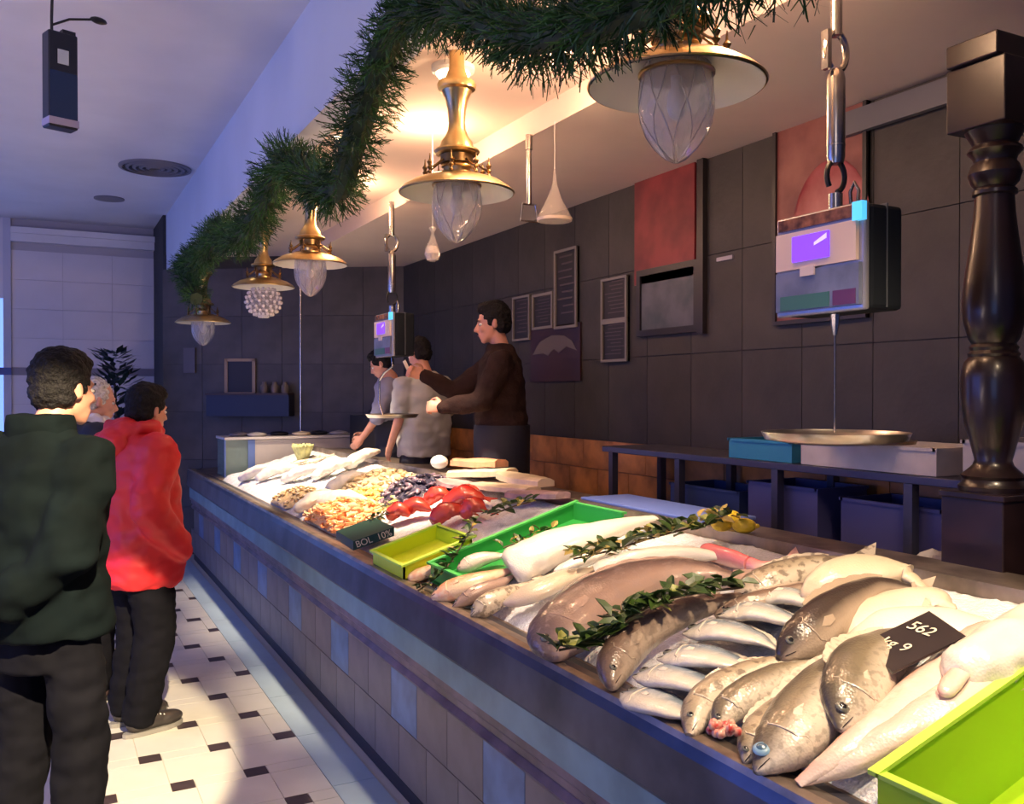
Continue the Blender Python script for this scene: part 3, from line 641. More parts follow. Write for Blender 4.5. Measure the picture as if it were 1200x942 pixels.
    # the solid of the heap below the visible pieces
def core(cx,cy,rx,ry,h,m,name,label,cat):
    vs=[];fs=[];n=28;k=8
    for j in range(k+1):
        r_=j/k
        for i in range(n):
            a=2*PI*i/n; x=max(1.32,cx+rx*r_*math.cos(a)); y=cy+ry*r_*math.sin(a)
            hh=h*(1-r_*r_)+.012*noise.noise(V((x*30,y*30,1)))*(1-r_)
            vs.append((x,y,bedz(x)+.004+hh))
    for j in range(k):
        for i in range(n): fs.append((j*n+i,(j+1)*n+i,(j+1)*n+(i+1)%n,j*n+(i+1)%n))
    o=MB().add(vs,fs).build(name,m,smooth=True); o['kind']='stuff'; T(o,label,cat)
def shell(m,l=.017,w_=.013,t=.008): return MB().ell((0,0,0),(l,w_,t),None,10,6).mesh('shell',m,True)
def prawn(m):
    pts=[(.03*math.cos(a),.026*math.sin(a),0) for a in np.linspace(-.5,3.0,8)]; return MB().tube(pts,[.003,.006,.008,.009,.009,.008,.006,.003],6).mesh('prawn',m,True)
M_cl1=mat('clam_cream',(.72,.58,.38),.35,var=.25,scale=60); M_cl2=mat('clam_tan',(.50,.36,.20),.35,var=.3,scale=60); M_ylw=mat('cockle_yellow',(.72,.50,.16),.35,var=.2,scale=40)
M_mus=mat('mussel_dark',(.05,.045,.075),.2,var=.4,scale=40,coat=.5); M_mus2=mat('mussel_violet',(.20,.14,.19),.25,var=.3,scale=40,coat=.4)
M_pr1=mat('prawn_orange',(.80,.30,.11),.3,var=.25,scale=60); M_pr2=mat('prawn_pale',(.82,.50,.28),.3,var=.2,scale=60)
def bc(x,y): p=B(x,y,.03); return p.x,p.y
for (px,py),rx,ry,h,n,ms,nm,cat,gr,lb,cm in [
 ((390,605),.27,.36,.075,150,[prawn(M_pr1),prawn(M_pr2)],'prawn','prawn','orange prawns in the heap','orange prawn in the heap near the rim, left of the dark green label',M_pr2),
 ((345,580),.16,.30,.05,80,[shell(M_cl2),shell(M_cl1)],'whelk','shellfish','tan whelks near the rim','tan whelk in the small heap at the rim beyond the prawns',M_cl2),
 ((442,566),.21,.36,.08,110,[shell(M_cl1,.024,.02,.012),shell(M_cl2,.024,.019,.012)],'clam','clam','cream clams','cream clam in the heap between the white squid and the mussels',M_cl1),
 ((428,581),.14,.2,.05,55,[shell(M_ylw,.018,.016,.011)],'cockle','shellfish','yellow cockles','yellow cockle in the heap between the clams and the prawns',M_ylw),
 ((487,572),.20,.30,.07,100,[shell(M_mus,.03,.015,.011),shell(M_mus2,.03,.015,.011)],'mussel','mussel','dark mussels','dark violet mussel in the heap right of the cream clams',M_mus)]:
    x,y=bc(px,py); core(x,y,rx,ry,h,cm,nm+'_heap','lower layer of the '+gr+', seen between the pieces',cat)
    heap(nm,cat,gr,ms,n,x,y,rx,ry,h+.008,lb)
# white squid / fillet mounds at the far end
M_sq=mat('squid_white',(.78,.73,.64),.3,var=.12,scale=20,sss=.2)
sq=[((405,548),(445,528),.07,'largest white squid on the mound beside the clams'),((365,560),(420,540),.06,'white squid across the middle of the mound'),((330,563),(385,548),.05,'white squid left of the middle one'),((300,562),(350,546),.05,'white squid near the far end'),((382,575),(432,556),.055,'white squid in front, over the cockles'),((345,598),(400,578),.045,'white fillet lying in front behind the prawns'),((370,590),(430,585),.045,'white fillet edge between the whelks and cockles'),((280,562),(325,548),.04,'white squid farthest left at the rim')]
for p0,p1,r_,l in sq:
    a=B(*p0,.04);b=B(*p1,.06); 
    fish('squid',l,'squid',[a,(a+b)/2+V((0,0,.03)),b],r_*1.25,.04,M_sq,'fillet',dors=(0,1,0),tail=0,eye=False,dorsal=False,pect=False,gill=False,n=20,k=14,lump=.3,group='white squid and fillets')
# small grey fish and garnish at far end
for p0,p1,l in (((330,548),(372,536),'small grey fish in front of the lettuce'),((352,545),(388,534),'small grey fish nearest the lettuce leaves')):
    fish('small_grey_fish',l,'fish',[B(*p0,.05),B(*p1,.05)],.03,.022,FM_mottle,'bass',dors=(0,1,.3),tail=.03,n=20,k=12)
M_let=mat('lettuce_leaf',(.62,.60,.24),.5,var=.2,scale=20)
lt=thing('lettuce_garnish','pale yellow green lettuce standing up at the far end of the ice','lettuce',B(355,540,.0))
for i in range(9):
    q=MB(); vs=[];fs=[]; k=8
    ax=R.uniform(-.4,.4)+i*.7; w0=.05
    for j in range(5):
        for c in range(k):
            u=j/4; vv=(c/(k-1)-.5)*2
            rr=.03+.05*u; x=math.cos(ax+vv*.7)*rr; y=math.sin(ax+vv*.7)*rr*1.6
            vs.append((x+.01*math.sin(c*2.3+i),y,u*.13+.014*math.sin(c*3+i*2)*u))
    for j in range(4):
        for c in range(k-1): fs.append((j*k+c,j*k+c+1,(j+1)*k+c+1,(j+1)*k+c))
    o=q.add(vs,fs).build('leaf',M_let,lt,smooth=True); so=o.modifiers.new('t','SOLIDIFY'); so.thickness=.003
# =====================================================================
# LAMPS
M_glass=bpy.data.materials.new('cut_glass'); M_glass.use_nodes=True
p_=M_glass.node_tree.nodes['Principled BSDF']; p_.inputs['Base Color'].default_value=(.93,.88,.86,1); p_.inputs['Roughness'].default_value=.12; p_.inputs['Transmission Weight'].default_value=.55; p_.inputs['Alpha'].default_value=.42; p_.inputs['IOR'].default_value=1.3
nt=M_glass.node_tree; tc=nt.nodes.new('ShaderNodeTexCoord'); vv=nt.nodes.new('ShaderNodeTexVoronoi'); vv.inputs['Scale'].default_value=32; nt.links.new(tc.outputs['Object'],vv.inputs['Vector'])
b_=nt.nodes.new('ShaderNodeBump'); b_.inputs['Strength'].default_value=.6; b_.inputs['Distance'].default_value=.01; nt.links.new(vv.outputs['Distance'],b_.inputs['Height']); nt.links.new(b_.outputs['Normal'],p_.inputs['Normal'])
M_enam=mat('cream_enamel',(.78,.72,.60),.35)
M_wire=mat('globe_wire',(.42,.38,.36),.3,.8)
def lamp(label,loc,beads=False):
    r=thing('pendant_lamp',label,'lamp',loc)
    MB().lathe([(.228,0),(.231,.004),(.215,.020),(.175,.045),(.12,.064),(.07,.074),(.068,.071),(.118,.060),(.172,.041),(.212,.015),(.226,.0)],n=48,caps=False).build('shade',M_gold,r,smooth=60)
    MB().lathe([(.224,.0005),(.210,.0125),(.170,.0385),(.116,.0575),(.066,.066),(.066,.063),(.114,.0545),(.168,.0355),(.208,.0095),(.2235,-.0015)],n=48,caps=False).build('shade_lining',M_enam,r,smooth=60)
    MB().lathe([(.09,.062),(.094,.066),(.094,.074),(.06,.080),(.052,.085),(.055,.10),(.062,.105),(.058,.115),(.050,.12),(.055,.150),(.085,.156),(.092,.165),(.088,.172),(.07,.178),(.062,.205),(.045,.228),(.036,.25),(.033,.28),(.036,.33),(.045,.37),(.056,.395),(.060,.405),(.074,.412),(.078,.430),(.072,.442),(.05,.448),(.03,.50),(.03,.57)],n=32).build('stem',M_gold,r,smooth=40)
    MB().lathe([(.05,.115),(.066,.118),(.066,.150),(.05,.152)],n=24).build('gallery',M_dgold,r,smooth=40)
    for i in range(8):
        a=2*PI*i/8+.2; q=MB().lathe([(.004,0),(.008,.006),(.004,.014),(.011,.024),(.006,.032),(.012,.044),(.004,.054),(.002,.078)],c=(.128*math.cos(a),.128*math.sin(a),.062),n=8)
        q.tube([(.128*math.cos(a),.128*math.sin(a),.085),(.10*math.cos(a),.10*math.sin(a),.10),(.062*math.cos(a),.062*math.sin(a),.13)],.004,6)
        q.build('finial',M_dgold,r,smooth=50)
    if beads:
        q=MB(); pts=[(.08*math.sin(t)*1.0,-.085*(1-math.cos(t))/1) for t in np.linspace(.5,PI,9)]
        gl=MB().lathe([(.128*math.sin(t),-.105+.112*math.cos(t)) for t in np.linspace(.6,PI-.01,14)],n=28,caps=False).build('globe',M_glass,r,smooth=True)
        for i in range(14):
            for j,t in enumerate(np.linspace(.7,2.9,8)):
                a=2*PI*(i+.5*(j%2))/14; q.ell((.13*math.sin(t)*math.cos(a),.13*math.sin(t)*math.sin(a),-.105+.115*math.cos(t)),(.013,.013,.013),None,6,4)
        q.build('crystal_beads',mat('crystal',(.75,.68,.66),.1,coat=.8),gl,smooth=True)['kind']='stuff'
    else:
        pr=[(.086,.055),(.092,.02),(.097,-.03),(.098,-.06),(.092,-.09),(.078,-.125),(.055,-.158),(.028,-.184),(.006,-.195)]
        gl=MB().lathe(pr,n=36,caps=False).build('globe',M_glass,r,smooth=True)
        s=gl.modifiers.new('t','SOLIDIFY'); s.thickness=.003
        q=MB()
        for i in range(8):
            for sg in(-1,1):
                a0=2*PI*i/8; pts=[]
                for j,(rr,z) in enumerate(pr): a=a0+sg*j*.13; pts.append(((rr+.001)*math.cos(a),(rr+.001)*math.sin(a),z))
                q.tube(pts,.0011,4)
        q.build('wire_lattice',M_wire,gl)
        MB().lathe([(.095,.028),(.099,.030),(.099,.036),(.095,.038)],n=32).build('globe_collar',M_dgold,r)
        MB().lathe([(.014,.06),(.014,.0),(.022,-.02),(.026,-.05),(.018,-.075),(.004,-.085)],n=14).build('bulb',mat('bulb_glass',(.8,.75,.7),.3),r,smooth=True)
LZ=2.41
lbl=['largest and nearest brass pendant lamp, above the near fish','second nearest brass pendant lamp, whole stem visible against the ceiling','third brass pendant lamp, above the thin vertical pole','fourth brass pendant lamp with a round beaded crystal globe','farthest brass pendant lamp, low under the end of the garland']
for i,(x,y) in enumerate(LAMPS): lamp(lbl[i],(x,y,LZ if i<4 else 2.22),i==3)
# downlights
M_em=mat('downlight_glow',(1,.8,.5),.5,emit=(1,.78,.48),es=14)
dl=['nearest recessed downlight above the fish','recessed downlight behind the second lamp','recessed downlight seen through the garland, left of centre','small recessed downlight beyond the third lamp','farthest small recessed downlight']
for i,(x,y,e) in enumerate(SPOTS):
    r=thing('downlight',dl[i],'light',(x,y,2.97))
    MB().lathe([(.045,-.001),(.045,-.012),(.036,-.014),(.034,-.002)],n=20,caps=False).build('rim',M_white,r)
    MB().lathe([(.001,-.003),(.034,-.003),(.034,-.006),(.001,-.008)],n=20).build('lens',M_em,r)
r=thing('ceiling_spot','bright round light right above the top of the second lamp','light',(1.50,3.42,2.97))
MB().lathe([(.09,0),(.09,-.02),(.075,-.03),(.06,-.032)],n=24).build('rim',M_white,r)
MB().lathe([(.001,-.033),(.07,-.033),(.06,-.045),(.001,-.05)],n=24).build('lens',M_em,r)
# left ceiling: round vent, small vent, hanging black speaker
p=onZ(182,197,3.395); r=thing('ceiling_vent','round grey louvred vent in the left ceiling','vent',(p.x,p.y,3.40))
M_vent=mat('vent_grey',(.20,.18,.19),.5)
q=MB()
for k in range(5): q.lathe([(.27-.05*k,0),(.27-.05*k,-.012),(.245-.05*k,-.018),(.245-.05*k,-.004)],n=36,caps=False)
q.build('louvre_rings',M_vent,r); MB().lathe([(.001,-.002),(.24,-.002),(.24,-.004),(.001,-.004)],n=30).build('backing',M_black,r)
p=onZ(128,233,3.395); o=MB().lathe([(.13,0),(.13,-.01),(.10,-.012)],n=28).build('small_ceiling_cover',M_vent); o.location=(p.x,p.y,3.40); T(o,'small round flush cover in the left ceiling beyond the louvred vent','vent')
# speaker: width ~32px height 105px
d0=ray(64,100); t=3.6/d0.length; P0=O+d0*3.55
r=thing('hanging_speaker','narrow black box hanging from the left ceiling with a small white label','speaker',P0,rz=.35)
hw,hh_=.055,.185
MB().box((-hw,-.09,-hh_),(hw,-.02,hh_)).build('case',mat('speaker_black',(.012,.014,.022),.35),r,bevel=.006)
MB().box((-hw+.004,-.0935,-hh_+.03),(hw-.004,-.09,.03)).build('grille',mat('speaker_blue_black',(.012,.03,.09),.25),r)
MB().box((-.022,-.0945,.06),(.018,-.09,.115)).build('label_plate',mat('label_white',(.6,.65,.7),.5),r)
MB().box((-hw-.001,-.095,-hh_+.008),(hw+.001,-.02,-hh_+.035)).build('lower_trim',mat('trim_violet_grey',(.4,.36,.5),.4),r)
q=MB().tube([(-.01,0,hh_),(-.01,0,hh_+.08),(0,0,3.4-P0.z)],.006,8); q.tube([(-.01,0,hh_+.05),(.05,-.02,hh_+.085),(.13,-.05,hh_+.10)],.005,8).ell((.15,-.055,hh_+.10),(.035,.016,.014),None,10,6).box((.02,-.03,hh_+.02),(.07,0,hh_+.035)).build('bracket',M_black,r,smooth=True)
# GARLAND
GX=1.0
def onG(x,y): return onX(x,y,GX)
gp=[(1010,-125),(905,-75),(800,-22),(700,22),(610,36),(530,8),(470,22),(440,90),(415,165),(395,222),(365,208),(335,190),(305,245),(280,282),(258,270),(238,300),(218,312),(230,350)]
pts=[onG(*a) for a in gp]
rr=thing('fir_garland','thick dark green artificial fir garland hanging in swags along the ceiling edge','garland',pts[3])
org=pts[3]
SP=spline([p-org for p in pts],140)
MB().tube(SP,.05,8).build('stem',mat('garland_stem',(.03,.05,.02),.8),rr)
vs=[];fs=[]
Lg=[0]
for i in range(1,140): Lg.append(Lg[-1]+(SP[i]-SP[i-1]).length)
import bisect
NT=5200
for k in range(NT):
    l=Lg[-1]*(k+.5)/NT; i=min(138,max(0,bisect.bisect_left(Lg,l)-1)); u=(l-Lg[i])/(Lg[i+1]-Lg[i]+1e-9); c=SP[i].lerp(SP[i+1],u); t=(SP[i+1]-SP[i]).normalized()
    d=V((R.gauss(0,1),R.gauss(0,1),R.gauss(0,1))); d=(d-t*d.dot(t)*.6).normalized(); l0=R.uniform(.02,.07); l1=R.uniform(.082,.118)*(1.0+(.22 if i>62 else 0)+.2*math.sin(l*9)); 
    tipc=c+d*l1
    # a twig tip tuft: blades round the tip
    for b in range(6):
        e=V((R.gauss(0,1),R.gauss(0,1),R.gauss(0,1))).normalized(); e=(e*.8+d*.9).normalized(); s=e.cross(d).normalized()*.0022
        base=c+d*(l0+(l1-l0)*b/6); tip=base+e*.034
        n=len(vs); vs+=[base-s,base+s,tip+s*.5,tip-s*.5]; fs.append((n,n+1,n+2,n+3))
    s=V((R.gauss(0,1),R.gauss(0,1),R.gauss(0,1))).cross(d).normalized()*.003; n=len(vs); vs+=[c-s,c+s,tipc+s*.4,tipc-s*.4]; fs.append((n,n+1,n+2,n+3))
me=bpy.data.meshes.new('needles'); me.from_pydata([tuple(v) for v in vs],[],fs); me.materials.append(mat('fir_needles',(.012,.062,.010),.6,var=.6,scale=9,col2=(.035,.13,.015)))
o=link('needles',me,rr); o['kind']='stuff'
# SCALES
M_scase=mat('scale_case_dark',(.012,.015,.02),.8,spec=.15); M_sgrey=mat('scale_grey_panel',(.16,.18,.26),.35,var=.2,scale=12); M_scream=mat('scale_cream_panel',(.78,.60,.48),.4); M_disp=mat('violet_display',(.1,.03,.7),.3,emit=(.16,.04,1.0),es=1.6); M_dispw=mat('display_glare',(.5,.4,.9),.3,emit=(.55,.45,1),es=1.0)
M_chrome=mat('galvanised_steel',(.50,.47,.44),.25,1,var=.1,scale=20)
def scale(label,x,y,z0,z1,ztop,pan,bow=False):
    r=thing('hanging_scale',label,'scale',(x,y,z0)); w_=.33; h=z1-z0; d=.15
    MB().box((.010,0,.0),(.030,w_,h)).build('case_front',mat('case_frame',(.45,.44,.48),.25,.6),r,bevel=.006)
    MB().box((.031,.0,.003),(d+.01,w_,h-.004)).build('case_back',M_scase,r,bevel=.012)
    MB().box((d*.62,-.002,.01),(d*.62+.004,w_+.002,h+.0)).build('case_seam',mat('seam_grey',(.10,.11,.12),.5),r)
    MB().box((-.002,.02,h*.46),(.012,w_-.01,h*.83)).build('cream_panel',M_scream,r)
    pn=MB().box((-.002,.01,h*.05),(.010,w_-.01,h*.44)).build('keypad_panel',M_sgrey,r)
    q=MB().box((-.004,.02,h*.06),(-.002,w_*.30,h*.20)).build('keys',mat('key_violet',(.12,.03,.10),.4),pn)
    q=MB().box((-.004,w_*.34,h*.06),(-.002,w_-.03,h*.20)).build('keys',mat('key_green',(.05,.16,.12),.4),pn)
    MB().box((-.002,.02,h*.86),(.012,w_-.02,h*.97)).build('top_window',mat('amber_window',(.20,.08,.03),.2,var=.6,scale=25),r)
    dp=MB().box((-.006,w_*.34,h*.53),(-.002,w_*.76,h*.78)).build('display',M_disp,r)
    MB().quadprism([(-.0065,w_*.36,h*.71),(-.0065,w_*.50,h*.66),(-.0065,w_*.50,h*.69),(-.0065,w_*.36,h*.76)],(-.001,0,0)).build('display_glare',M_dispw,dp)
    MB().box((-.008,w_*.50,h*.38),(-.002,w_*.66,h*.47)).build('paper_tag',mat('tag_white',(.75,.62,.58),.6),r)
    MB().box((-.006,-.004,h*.82),(.012,.03,h*.99)).build('indicator',mat('cyan_glint',(.1,.5,.8),.2,emit=(.1,.6,1),es=.8),r)
    cx,cy=.06,w_*.45
    q=MB().tube([(cx,cy,h),(cx,cy,h+.05)],.02,12).tube([(cx+.02,cy-.06,h-.005),(cx+.02,cy-.065,h+.05),(cx+.02,cy-.05,h+.075),(cx+.02,cy-.035,h+.05),(cx+.02,cy-.04,h-.005)],.005,8)
    q.build('top_mount',M_chrome,r,smooth=True)
    a=h+.05
    hk=MB().tube([(cx+.035*math.cos(t),cy,a+.05+.045*math.sin(t)) for t in np.linspace(-1.4,3.9,16)],.008,8).build('lower_hook',M_black,r,smooth=True)
    MB().lathe([(.022,0),(.026,.02),(.026,.24),(.022,.26),(.014,.27)],c=(cx,cy,a+.085),n=20).lathe([(.0275,.05),(.0275,.055)],c=(cx,cy,a+.085),n=20).build('load_tube',M_chrome,r,smooth=40)
    b=a+.35
    MB().tube([(cx+.04*math.cos(t),cy,b+.055+.055*math.sin(t)) for t in np.linspace(-1.6,4.2,18)],.010,8).box((cx-.045,cy-.012,b+.0),(cx-.03,cy+.012,b+.11)).build('upper_hook',M_chrome,r,smooth=True)
    MB().tube([(cx,cy,b+.10),(cx,cy,ztop-z0)],.017,12).build('ceiling_pipe',M_chrome,r,smooth=True)
    if not bow:
        MB().tube([(cx,cy,0),(cx,cy,-.03),(cx,cy,-.06)],[.014,.012,.006],8).tube([(cx,cy,-.03),(cx,cy,pan-z0+.02)],.0035,6).build('pan_rod',M_chrome,r,smooth=True)
        pr=[(.002,.0),(.12,-.006),(.19,.004),(.20,.022),(.205,.022),(.195,.0),(.12,-.012),(.002,-.008)]
        MB().lathe(pr,c=(cx,cy,pan-z0),n=40,caps=False).build('pan',M_steel,r,smooth=60)
    else:
        MB().tube([(cx,cy,0),(cx,cy-.01,-.06),(cx-.02,cy+.09,-.10),(cx-.03,cy+.16,-.15),(cx-.03,cy+.165,-.30),(cx-.02,cy+.12,pan-z0)],.007,8).build('pan_bow',M_chrome,r,smooth=True)
        MB().lathe([(.002,.0),(.15,-.004),(.17,.012),(.174,.012),(.155,-.012),(.002,-.01)],c=(cx,cy,pan-z0),n=32,caps=False).build('pan',M_steel,r,smooth=60)
scale('large hanging scale with violet display at the near right',1.95,1.71,1.845,2.14,2.85,1.485)
scale('distant hanging scale with small violet display beside the workers',1.92,5.35,1.85,2.13,2.85,1.47,True)
# third fitting: rod with small frame and plastic bags
p=onX(620,155,2.05); zt=2.85
r=thing('hanging_rod','bare grey rod with a small frame at its foot between the second and nearest lamps','rod',(p.x,p.y,2.85))
MB().tube([(0,0,0),(0,0,-.07)],.017,10).tube([(0,0,-.07),(0,0,-.33)],.012,10).build('rod',M_chrome,r,smooth=True)
MB().tube([(-.035,0,-.33),(.035,0,-.33),(.045,0,-.41),(-.045,0,-.41),(-.035,0,-.33)],.006,6).build('frame',M_chrome,r)
M_bag=mat('clear_bag',(.85,.78,.72),.15,alpha=.22,bump=.4,bscale=30); M_water=mat('bag_water',(.8,.72,.66),.08,alpha=.6,trans=.3)
def bag(label,loc,w_,h,flat):
    r=thing('plastic_bag',label,'bag',loc)
    q=MB(); pr=[(.004,0),(.006,-.02),(.012,-.06*h/.2),(.4*w_,-.55*h),(w_,-h*.93),(w_*(.92 if flat else .5),-h),(.001,-h)] if flat else [(.012,.02),(.02,.01),(.006,-.012),(.35*w_,-.3*h),(.85*w_,-.6*h),(w_,-.78*h),(.75*w_,-.94*h),(.3*w_,-h),(.001,-h)]
    q.lathe(pr,n=16,caps=False); 
    q.v=[(x*(1+.22*noise.noise(V((x*40,y*40,z*14)))),y*.75*(1+.2*noise.noise(V((x*40,y*40,z*14+7)))),z) for x,y,z in q.v]
    q.build('film',M_bag,r,smooth=True)
    if flat: MB().lathe([(w_*.95,-h*.93),(w_*.93,-h*.985),(w_*.6,-h*.995),(.001,-h*.99)],n=16).build('fold',mat('bag_fold',(.72,.6,.5),.4,alpha=.8),r,smooth=True)
    else: MB().lathe([(w_*.5,-h*.5),(w_*.88,-h*.75),(w_*.6,-h*.93),(.001,-h*.97)],n=14).build('water',M_water,r,smooth=True)
    MB().tube([(0,0,0),(0,0,(2.97 if loc[0]<2.0 else 2.85)-loc[2])],.0015,4).build('string',M_white,r)
p=onX(650,198,2.05); bag('clear cone shaped plastic bag hanging beside the bare rod',(p.x,p.y,p.z),.085,.24,True)
p=onX(507,270,1.75); bag('small clear bag of water hanging below the second lamp',(p.x,p.y,p.z),.045,.16,False)
# thin vertical pole at far end
r=MB().lathe([(.012,0),(.012,1.0)],n=10); 
o=MB().tube([(0,0,0),(0,0,1.63)],.011,10).lathe([(.04,0),(.04,.01),(.02,.02)],n=14).build('support_pole',M_chrome,smooth=True); o.location=(2.10,8.32,1.22); T(o,'thin pale vertical pole rising from the white tank to the ceiling','pole')
# WALL DECOR right
def wallpic(name,label,cat,c00,c11,m,fm,fw_=.03,extra=None,th=.025):
    a=onX(*c00,3.075); b=onX(*c11,3.075); y0,y1=sorted((a.y,b.y)); z0,z1=min(a.z,b.z),max(a.z,b.z)
    r=thing(name,label,cat,(3.085,y0,z0)); W,H=y1-y0,z1-z0
    MB().box((-th*.5,0,0),(0,W,H)).build('panel',m,r)
    if fm: 
        q=MB(); q.box((-th,0,0),(0,W,fw_)); q.box((-th,0,H-fw_),(0,W,H)); q.box((-th,0,fw_),(0,fw_,H-fw_)); q.box((-th,W-fw_,fw_),(0,W,H-fw_)); q.build('frame',fm,r)
    if extra: extra(r,W,H,-th*.5-.002)
    return r
M_redp=mat('red_painting',(.13,.004,.010),.5,col2=(.24,.02,.025),scale=5,detail=8); M_blup=mat('slate_painting',(.045,.06,.07),.5,col2=(.10,.10,.12),scale=7,detail=8)
M_dfr=mat('dark_frame',(.02,.016,.018),.4); M_lfr=mat('pale_thin_frame',(.20,.18,.16),.5); M_slate=mat('slate_board',(.016,.012,.013),.5); M_scr=mat('chalk_scribble',(.09,.07,.07),.7)
wallpic('painting','tall red painting above the slate grey picture on the dark wall','painting',(744,203),(814,322),M_redp,None)
wallpic('painting','slate grey framed picture directly below the tall red painting','painting',(748,318),(820,388),M_blup,M_dfr,.035)
o=MB().box((0,0,0),(.03,.05,1.05)).build('wall_batten',M_dfr); p=onX(822,200,3.07); o.location=(3.055,p.y-.03,1.93); T(o,'narrow black upright batten along the right edge of the tall red painting','batten')
def apple(r,W,H,x):
    c=V((x,W*.38,H*.40)); 
    MB().ell(c,(.012,W*.42,H*.36),None,28,14).build('painted_fruit',mat('painted_fruit',(.22,.015,.03),.4,col2=(.36,.09,.10),scale=6),r,smooth=True)
wallpic('painting','large red painting of a round fruit behind the near scale','painting',(908,150),(1017,372),mat('dark_red_painting',(.14,.03,.03),.5,col2=(.28,.10,.08),scale=4,detail=8),M_dfr,.02,apple)
def scrib(r,W,H,x,n=9):
    q=MB(); 
    for i in range(n):
        z=H*(.9-.8*i/n); q.box((x,W*R.uniform(.12,.25),z),(x+.002,W*R.uniform(.6,.9),z+H*.02))
    q.build('chalk_lines',M_scr,r)
wallpic('menu_board','tall narrow framed slate menu highest on the wall right of the worker','menu board',(651,295),(677,383),M_slate,M_lfr,.018,scrib)
wallpic('menu_board','small framed slate menu leaning just right of the worker head, with chalk lines','menu board',(625,346),(649,384),M_slate,M_lfr,.018,scrib)
wallpic('menu_board','framed slate menu closest to the worker head','menu board',(602,349),(622,398),M_slate,M_lfr,.015,scrib)
wallpic('menu_board','upper of the two stacked framed menus in the middle of the dark wall','menu board',(706,328),(736,374),M_slate,M_lfr,.015,scrib)
wallpic('menu_board','lower of the two stacked framed menus in the middle of the dark wall','menu board',(706,378),(736,423),M_slate,M_lfr,.015,scrib)
def fishshape(r,W,H,x):
    pts=[(.95,.50),(.80,.72),(.55,.83),(.30,.80),(.15,.70),(.05,.52),(.25,.60),(.40,.50),(.50,.58),(.62,.46),(.72,.52)]
    MB().quadprism([(x,W*(1-a),H*b) for a,b in [(1-q,z) for q,z in pts]],(.003,0,0)).build('pale_motif',mat('motif_grey',(.11,.09,.09),.6),r)
wallpic('wall_board','dark red brown board with a pale curved fish shape below the menus','board',(622,385),(680,446),mat('brown_board',(.035,.012,.014),.45),None,.03,fishshape)
o=MB().box((0,0,0),(.01,.12,.02)).build('wall_sticker',mat('sticker',(.35,.32,.36),.5)); p=onX(849,305,3.08); o.location=(3.078,p.y-.06,p.z); T(o,'small pale strip stuck on the dark wall right of the paintings','sticker')
# table behind the counter, right
M_tab=mat('bench_metal',(.07,.07,.11),.35,.5)
tb=thing('work_table','dark blue grey metal work table with lower shelf against the right wall','table',(2.6,.4,.40))
MB().box((.08,0,.90),(.46,3.7,.93)).build('table_top',M_tab,tb,bevel=.003)
MB().box((.10,0,.58),(.44,3.66,.60)).build('lower_shelf',M_tab,tb)
for y in (.05,.95,1.75,2.4,3.05,3.62):
    for x in (.10,.42): MB().box((x-.018,y-.018,0),(x+.018,y+.018,.90)).build('leg',M_tab,tb)
M_card=mat('white_crate',(.52,.48,.45),.6,var=.08,scale=12); M_bluec=mat('blue_crate',(.03,.22,.36),.4); M_violet=mat('violet_crate',(.07,.07,.20),.4)
def crate(label,x,y,z,w_,l,h,m,cat='box',name='crate'):
    r=thing(name,label,cat,(x,y,z)); t=.012
    MB().box((0,0,0),(w_,l,t)).build('bottom',m,r)
    MB().box((0,0,t),(t,l,h)).build('side',m,r); MB().box((w_-t,0,t),(w_,l,h)).build('side',m,r)
    MB().box((t,0,t),(w_-t,t,h)).build('end',m,r); MB().box((t,l-t,t),(w_-t,l,h)).build('end',m,r)
    MB().box((-.006,-.006,h),(w_+.006,.012,h+.012)).box((-.006,l-.012,h),(w_+.006,l+.006,h+.012)).box((-.006,0,h),(.012,l,h+.012)).box((w_-.012,0,h),(w_+.006,l,h+.012)).build('rim',m,r)
crate('long low white crate on the work table beside the dark column',2.70,2.05,1.332,.33,.62,.085,M_card)
crate('white crate on the work table behind and right of the dark column',2.70,1.15,1.332,.34,.80,.12,M_card)
crate('blue crate on the work table under the steel pan',2.70,2.72,1.332,.3,.38,.075,M_bluec)
crate('violet blue box on the lower shelf, nearest the dark column',2.74,2.05,1.002,.28,.45,.20,M_violet)
crate('violet blue box on the lower shelf, middle one',2.74,2.62,1.002,.28,.40,.22,M_violet)
crate('dark blue box on the lower shelf, farthest from the column',2.76,3.1,1.002,.28,.5,.16,mat('navy_crate',(.03,.05,.15),.4))
o=MB().quadprism([(0,0,0),(.24,.05,0),(.22,.42,0),(-.02,.38,0)],(0,0,.012)).build('newspaper',mat('paper_pinkish',(.45,.34,.36),.7)); o.location=(2.74,3.0,1.002); T(o,'flat pale papers on the lower shelf beside the table leg','paper'); o.location=(2.70,2.66,1.003)
q=MB().ell((0,0,.03),(.10,.13,.05),None,16,9); q.v=[(x*(1+.3*noise.noise(V((x*20,y*20,z*20)))),y*(1+.3*noise.noise(V((y*20,x*20,z*20)))),max(0,z*(1+.5*noise.noise(V((x*25,y*25,z*9)))))) for x,y,z in q.v]
o=q.build('crumpled_cloth',mat('cloth_pale',(.5,.46,.44),.8)); o.location=(2.66,1.98,1.002); T(o,'crumpled pale cloth on the lower shelf left of the column pedestal','cloth')
# board / lid on pan
o=MB().lathe([(.001,.0),(.16,.0),(.165,.012),(.10,.02),(.09,.035),(.001,.038)],n=28).build('steel_dish',M_steelb,smooth=50); o.location=(2.72,2.35,1.432+.0); T(o,'small lidded steel dish on the blue and white crates behind the pan','dish')
